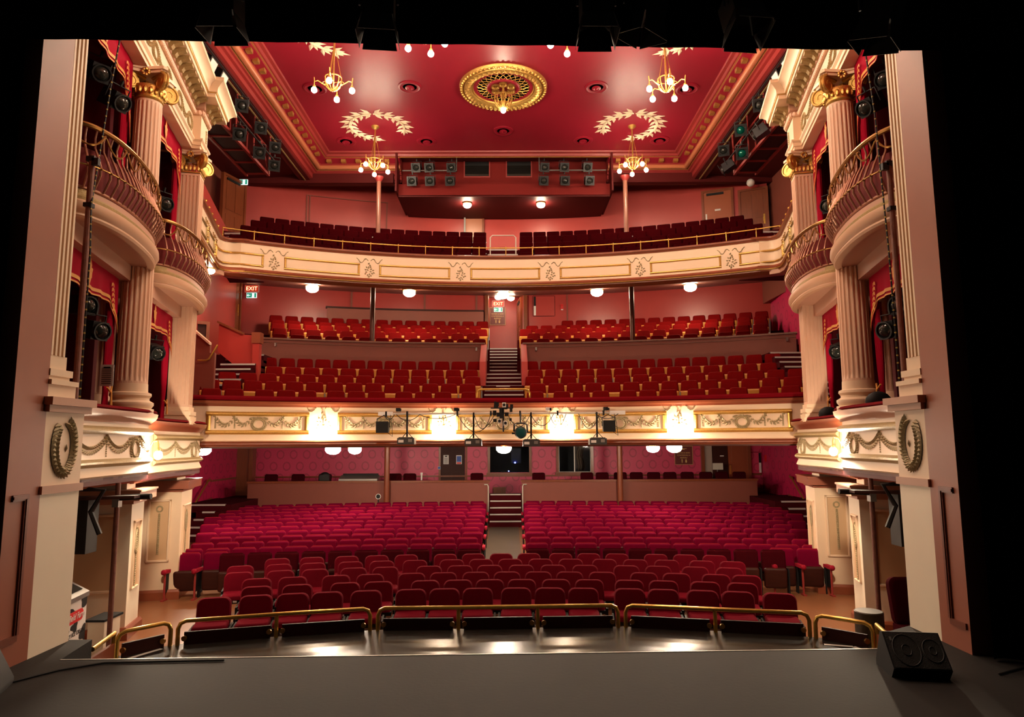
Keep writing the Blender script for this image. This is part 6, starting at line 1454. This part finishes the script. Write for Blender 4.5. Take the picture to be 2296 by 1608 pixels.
# masking: border and legs
def cloth(fn, nu, nv, name, label): return tag(MB().grid(fn, nu, nv).build(name, blackcl, smooth=60), label, 'curtain')
cloth(lambda i, j: (-9+18*i, 6.28+.006*math.sin(i*150), 5.925-.0155*(18*i-9)+2.6*j), 150, 3, 'black_border', 'black cloth border hanging across the top of the stage')
cloth(lambda i, j: (-4.52-4.5*i, 6.32+.05*math.sin(i*70), 0.02+6.6*j), 70, 3, 'black_masking', 'black masking curtain at the left side of the stage')
cloth(lambda i, j: (4.72+4.3*i, 6.62+.05*math.sin(i*70), 0.02+6.6*j), 70, 3, 'black_masking', 'black masking curtain at the right side of the stage')
t = thing('lantern_bar', 'black lighting pipe hung above the stage in front of the border', 'lighting bar', (0, 5.6, 6.35)); MB().tube([(-6, 5.6, 6.35), (6, 5.6, 6.35)], .025, 8).build('pipe', blackm, t)
for q in (-4, 0, 4): MB().tube([(q, 5.6, 6.35), (q, 5.6, 9)], .006, 4).build('hanging_wire', blackm, t)
def barn(x, z, rz, tilt, label, w=.28):
    t = thing('fresnel_lantern', label, 'stage light', (x, 5.6, z), 'barn door lanterns over the stage')
    E_ = Euler((tilt, 0, rz)).to_matrix()
    def xf(a, b, c): q = E_ @ Vector((a, b, c)); return (x+q.x, 5.6+q.y, z+q.z)
    MB(xf).box((0, 0, .12), (w, .26, .30)).build('body', black, t)
    d = MB(xf); e = w/2
    for k in range(4):
        c_, s_ = (1, 0, -1, 0)[k], (0, 1, 0, -1)[k]
        q = lambda r, u, zz: (c_*r-s_*u, s_*r+c_*u, zz)
        d.add([q(e*.95, -e*.9, -.03), q(e*.95, e*.9, -.03), q(e*1.25, e*1.1, -.20), q(e*1.25, -e*1.1, -.20), q(e*.98, -e*.9, -.03), q(e*.98, e*.9, -.03), q(e*1.28, e*1.1, -.20), q(e*1.28, -e*1.1, -.20)], [(0, 1, 2, 3), (7, 6, 5, 4), (0, 4, 5, 1), (1, 5, 6, 2), (2, 6, 7, 3), (3, 7, 4, 0)])
    d.build('barn_doors', blackm, t)
    MB().tube([(x-w*.6, 5.6, z+.12), (x-w*.6, 5.6, z+.45), (x+w*.6, 5.6, z+.45), (x+w*.6, 5.6, z+.12)], .012, 5).tube([(x, 5.6, z+.45), (x, 5.6, 6.38)], .02, 6).build('yoke', mat('yoke_grey', (.05, .055, .06), .35, .6), t)
for x, z, rz, ti, nm in ((-2.28, 5.80, 0, .1, 'outermost left'), (-.92, 5.76, .1, .05, 'left of centre'), (1.00, 5.75, 0, -.05, 'right of centre'), (1.42, 5.78, .7, .25, 'tilted, next right of centre'), (2.30, 5.74, .1, -.35, 'right, with grey flap'), (3.50, 5.70, .8, .3, 'outermost right')):
    barn(x, z, rz, ti, f'black barn door lantern over the stage, {nm}')
# poles, ropes and lanterns in the boxes
for rt in (0, 1):
    sd = SIDE[rt]; mx = (lambda x, y, z: (x, y, z)) if rt == 0 else (lambda x, y, z: (.16-x, y+.2, z))
    t = thing('rusty_pole', f'rusty steel pole clamped in front of the {sd} boxes beside the proscenium', 'pole', mx(-4.85, 8.0, 2.5), 'rusty poles in the boxes')
    MB(mx).tube([(-4.85, 8.0, 2.54), (-4.85, 8.0, 5.55)], .034, 10).build('tube', rust, t)
    MB(mx).box((-4.85, 8.0, 5.50), (.10, .09, .06)).box((-4.79, 7.98, 5.46), (.08, .05, .09)).box((-4.85, 8.0, 4.92), (.09, .09, .05)).build('clamps', blackm, t); MB(mx).lathe((-4.85, 8.0, 2.53), [(.08, 0), (.08, .03), (.04, .05)], 10).build('foot', blackm, t)
    t = thing('safety_rope', f'black and yellow flecked rope hanging down the {sd} boxes', 'rope', mx(-4.75, 7.9, 1.7), 'flecked ropes')
    pts = [(-4.86, 8.4, 7.6), (-4.86, 8.4, 7.27), (-4.93, 8.4, 6.67), (-5.0, 8.38, 5.74), (-4.79, 7.95, 4.9), (-4.70, 7.85, 4.3), (-4.70, 7.85, 2.55), (-4.64, 7.72, 2.5), (-4.62, 7.70, 1.75)]
    if rt: pts = [(-4.70, 8.1, 7.6), (-4.72, 8.1, 7.0), (-4.78, 8.1, 6.2), (-4.80, 8.1, 5.4), (-4.74, 7.95, 4.4), (-4.72, 7.9, 3.2), (-4.72, 7.9, 2.56)]
    m1 = MB(mx); m1.tube(pts, .011, 6); m1.build('rope', black, t)
    fl_ = MB(mx)
    for a, b in zip(pts, pts[1:]):
        a, b = Vector(a), Vector(b); n = max(1, int((b-a).length/.09))
        for k in range(n): q = a.lerp(b, (k+.5)/n); fl_.ball(q, .0135, 5, 4, (1, 1, 1.6))
    fl_.build('yellow_flecks', mat('yellow_fleck_'+sd, (.45, .33, .07), .7), t)
    t = thing('floor_pole', f'rusty pole with black crossarm standing before the {sd} panelled pier', 'pole', mx(-5.39, 10, -1.05), 'floor poles before the piers')
    MB(mx).tube([(-5.39, 10, ZF+.02), (-5.40, 10, 1.50)], .034, 10).build('tube', rust, t); MB(mx).tube([(-5.38, 9.98, 1.29), (-4.91, 9.98, 1.31)], .042, 10).build('crossarm', black, t); MB(mx).box((-5.39, 9.98, 1.22), (.09, .1, .12)).build('clamp', grey, t)
    MB(mx).lathe((-5.39, 10, ZF), [(.16, 0), (.16, .02), (.05, .04)], 12).build('foot', blackm, t)
    t = thing('box_loudspeaker', f'large black loudspeaker on a bent bracket under the {sd} near box', 'loudspeaker', mx(-5.6, 9.6, .5), 'black loudspeakers under the boxes')
    MB(mx).box((-5.68, 9.63, .95), (.34, .26, .74)).build('cabinet', mat('speaker_grey_'+sd, (.03, .027, .024), .6), t); MB(mx).tube([(-5.55, 9.35, 1.46), (-5.25, 9.4, 1.44), (-5.42, 9.42, 1.15), (-5.30, 9.45, .85)], .035, 6).build('bracket', blackm, t)
    MB(mx).prism([(-6.2, 9.2), (-5.0, 9.7), (-5.0, 9.85), (-6.2, 9.6)], 1.30, 1.34).build('tilted_board', darkwood, t)
    for (x, y, z, rx, rz, nm) in ((-5.86, 9.6, 7.55, .5, .9, 'upper, top one'), (-5.62, 9.7, 7.15, .5, 1.2, 'upper, lower one'), (-5.84, 9.6, 4.02, .1, 1.1, 'lower, upper lantern'), (-5.64, 9.6, 3.66, .2, 1.2, 'lower, lower lantern')):
        q = mx(x, y, z); LP.put(q, (rx, 0, rz if rt == 0 else -rz), f'black lantern in the {sd} box nearest the stage, {nm}', 'lanterns in the boxes')
    for (x, y, z, nm) in ((-6.35, 12.6, 6.6, 'upper'), (-6.35, 12.6, 3.75, 'lower')):
        q = mx(x, y, z); LP.put(q, (.3, 0, 1.0 if rt == 0 else -1.0), f'dark lantern in the {sd} {nm} box nearer the circle', 'lanterns in the boxes')
    for (u, up, nm) in ((.9, 1, 'upper'), (.9, 0, 'lower')):
        q = side_map(rt)(1.0, -.75, 0); z0, z1 = (5.2, 8.2) if up else (2.5, 4.7)
        t = thing('boom_pipe', f'vertical black lantern pipe inside the {sd} {nm} box nearest the stage', 'pole', (q[0], q[1], z0), 'lantern pipes in the boxes'); MB().tube([(q[0], q[1], z0), (q[0], q[1], z1)], .024, 6).build('pipe', blackm, t)
paperthing('box_notice', -5.50, -5.31, 2.86, 3.16, 9.55, paper, 'white printed sheet taped to the inner column of the lower left box', [(.25, .75, .85, .9)]+lines)
for (u, w, rt) in ((2.75, 0, 1), (6.0, 1, 1)):
    q = side_map(rt)(u, -.05, 2.6-.07*w); tag(MB().ball((q[0], q[1], q[2]+.03), .2, 12, 8, (1, .6, .8)).build('dark_chair_top', black), f'curved dark chair top showing over the ledge of the right lower box {("nearest the stage", "nearer the circle")[w]}', 'chair', 'dark chairs in the right boxes')
t = thing('box_chair', 'dark red seat half hidden behind the right proscenium plinth', 'chair', (5.55, 9.4, ZF))
pad(.5, .62, .10, (5.6, 9.5, -.10), .1, .2).build('backrest', vdark, t); MB().bb(5.36, 5.85, 9.0, 9.5, -.48, -.38).build('seat', vdark, t); MB().bb(5.42, 5.80, 9.05, 9.45, ZF, -.48).build('pedestal', black, t)
t = thing('ashtray_drum', 'low dark drum at the right end of the apron', 'drum', (4.74, 8.85, ZF)); MB().lathe((4.74, 8.9, 0), [(.17, ZF), (.17, -.09), (.16, -.08), (0, -.08)], 20).build('drum', mat('drum_dark', (.05, .035, .02), .4), t)
t = thing('dark_ledge_box', 'low grey plinth with dark lid behind the left rail', 'box', (-5.6, 10.2, ZF)); MB().bb(-5.70, -5.47, 10.0, 10.4, ZF, -.42).build('body', cream2, t); MB().prism([(-5.73, 9.96), (-5.45, 9.96), (-5.45, 10.44), (-5.73, 10.44)], -.42, -.39).build('lid', black, t)
# ice-cream freezer with printed front
fx0, fx1, fy, fz0, fz1 = -.48, .46, 0.0, -.56, .0
t = thing('ice_cream_freezer', 'small ice cream freezer with black and white cow patches and red label', 'freezer', (-5.5, 9.25, ZF))
_fd = Vector((-.164, .986)).normalized(); _fo = Vector((-5.485, 9.25))
fxf = lambda a, b_, c_: (_fo.x+_fd.x*a-_fd.y*b_, _fo.y+_fd.y*a+_fd.x*b_, c_)
MB(fxf).bb(fx0, fx1, fy, fy+.5, ZF, fz1+.02).build('cabinet', white, t); cab = t.children[0]
MB(fxf).prismx([(fy-.02, fz1+.0), (fy+.5, fz1+.0), (fy+.5, fz1+.26), (fy+.3, fz1+.24), (fy-.02, fz1+.06)], fx0-.02, fx1+.02).build('lid_frame', grey, t)
MB(fxf).add([(fx0+.05, fy+.04, fz1+.104), (fx1-.05, fy+.04, fz1+.104), (fx1-.08, fy+.29, fz1+.245), (fx0+.05, fy+.29, fz1+.245)], [(0, 1, 2, 3)]).build('glass_lid', mat('freezer_glass', (.03, .035, .035), .05), t)
def blot(mb, cx_, cz_, rx, rz_, seed):
    r = random.Random(seed); n = 18; k = [1+.25*math.sin(3*2*pi*i/n+seed)+.12*r.random() for i in range(n)]
    mb.add([(min(fx1-.004, max(fx0, cx_+rx*k[i]*math.cos(2*pi*i/n))), fy-.004, max(fz0-.3, min(fz1, cz_+rz_*k[i]*math.sin(2*pi*i/n)))) for i in range(n)], [tuple(range(n))])
b = MB(fxf)
for q in ((.40, -.05, .12, .07, 1), (.02, -.16, .16, .07, 2), (.40, -.47, .10, .10, 4), (.12, -.33, .09, .06, 5), (-.08, -.36, .05, .04, 7)): blot(b, *q)
b.build('cow_patches', black, cab, smooth=0)
m = MB(fxf); pts = [(.28+.075*math.sin(a), -.20+.075*math.cos(a)) for a in [pi*i/10 for i in range(11)]]+[(-.40, -.275), (-.40, -.125)]
m.add([(x, fy-.010, z) for x, z in pts]+[(x, fy-.004, z) for x, z in pts], [tuple(range(len(pts)))[::-1]]+[(i, (i+1) % len(pts), len(pts)+(i+1) % len(pts), len(pts)+i) for i in range(len(pts))]); rl = m.build('red_label', signred, cab, smooth=0)
_rz = math.atan2(_fd.y, _fd.x)
text('field Farm', .115, fxf(.15, fy-.013, -.20), (pi/2, 0, _rz), white, 'lettering', cab, shear=.3)
text('RY ICE CREAM', .075, fxf(.16, fy-.012, -.42), (pi/2, 0, _rz), black, 'lettering', cab)
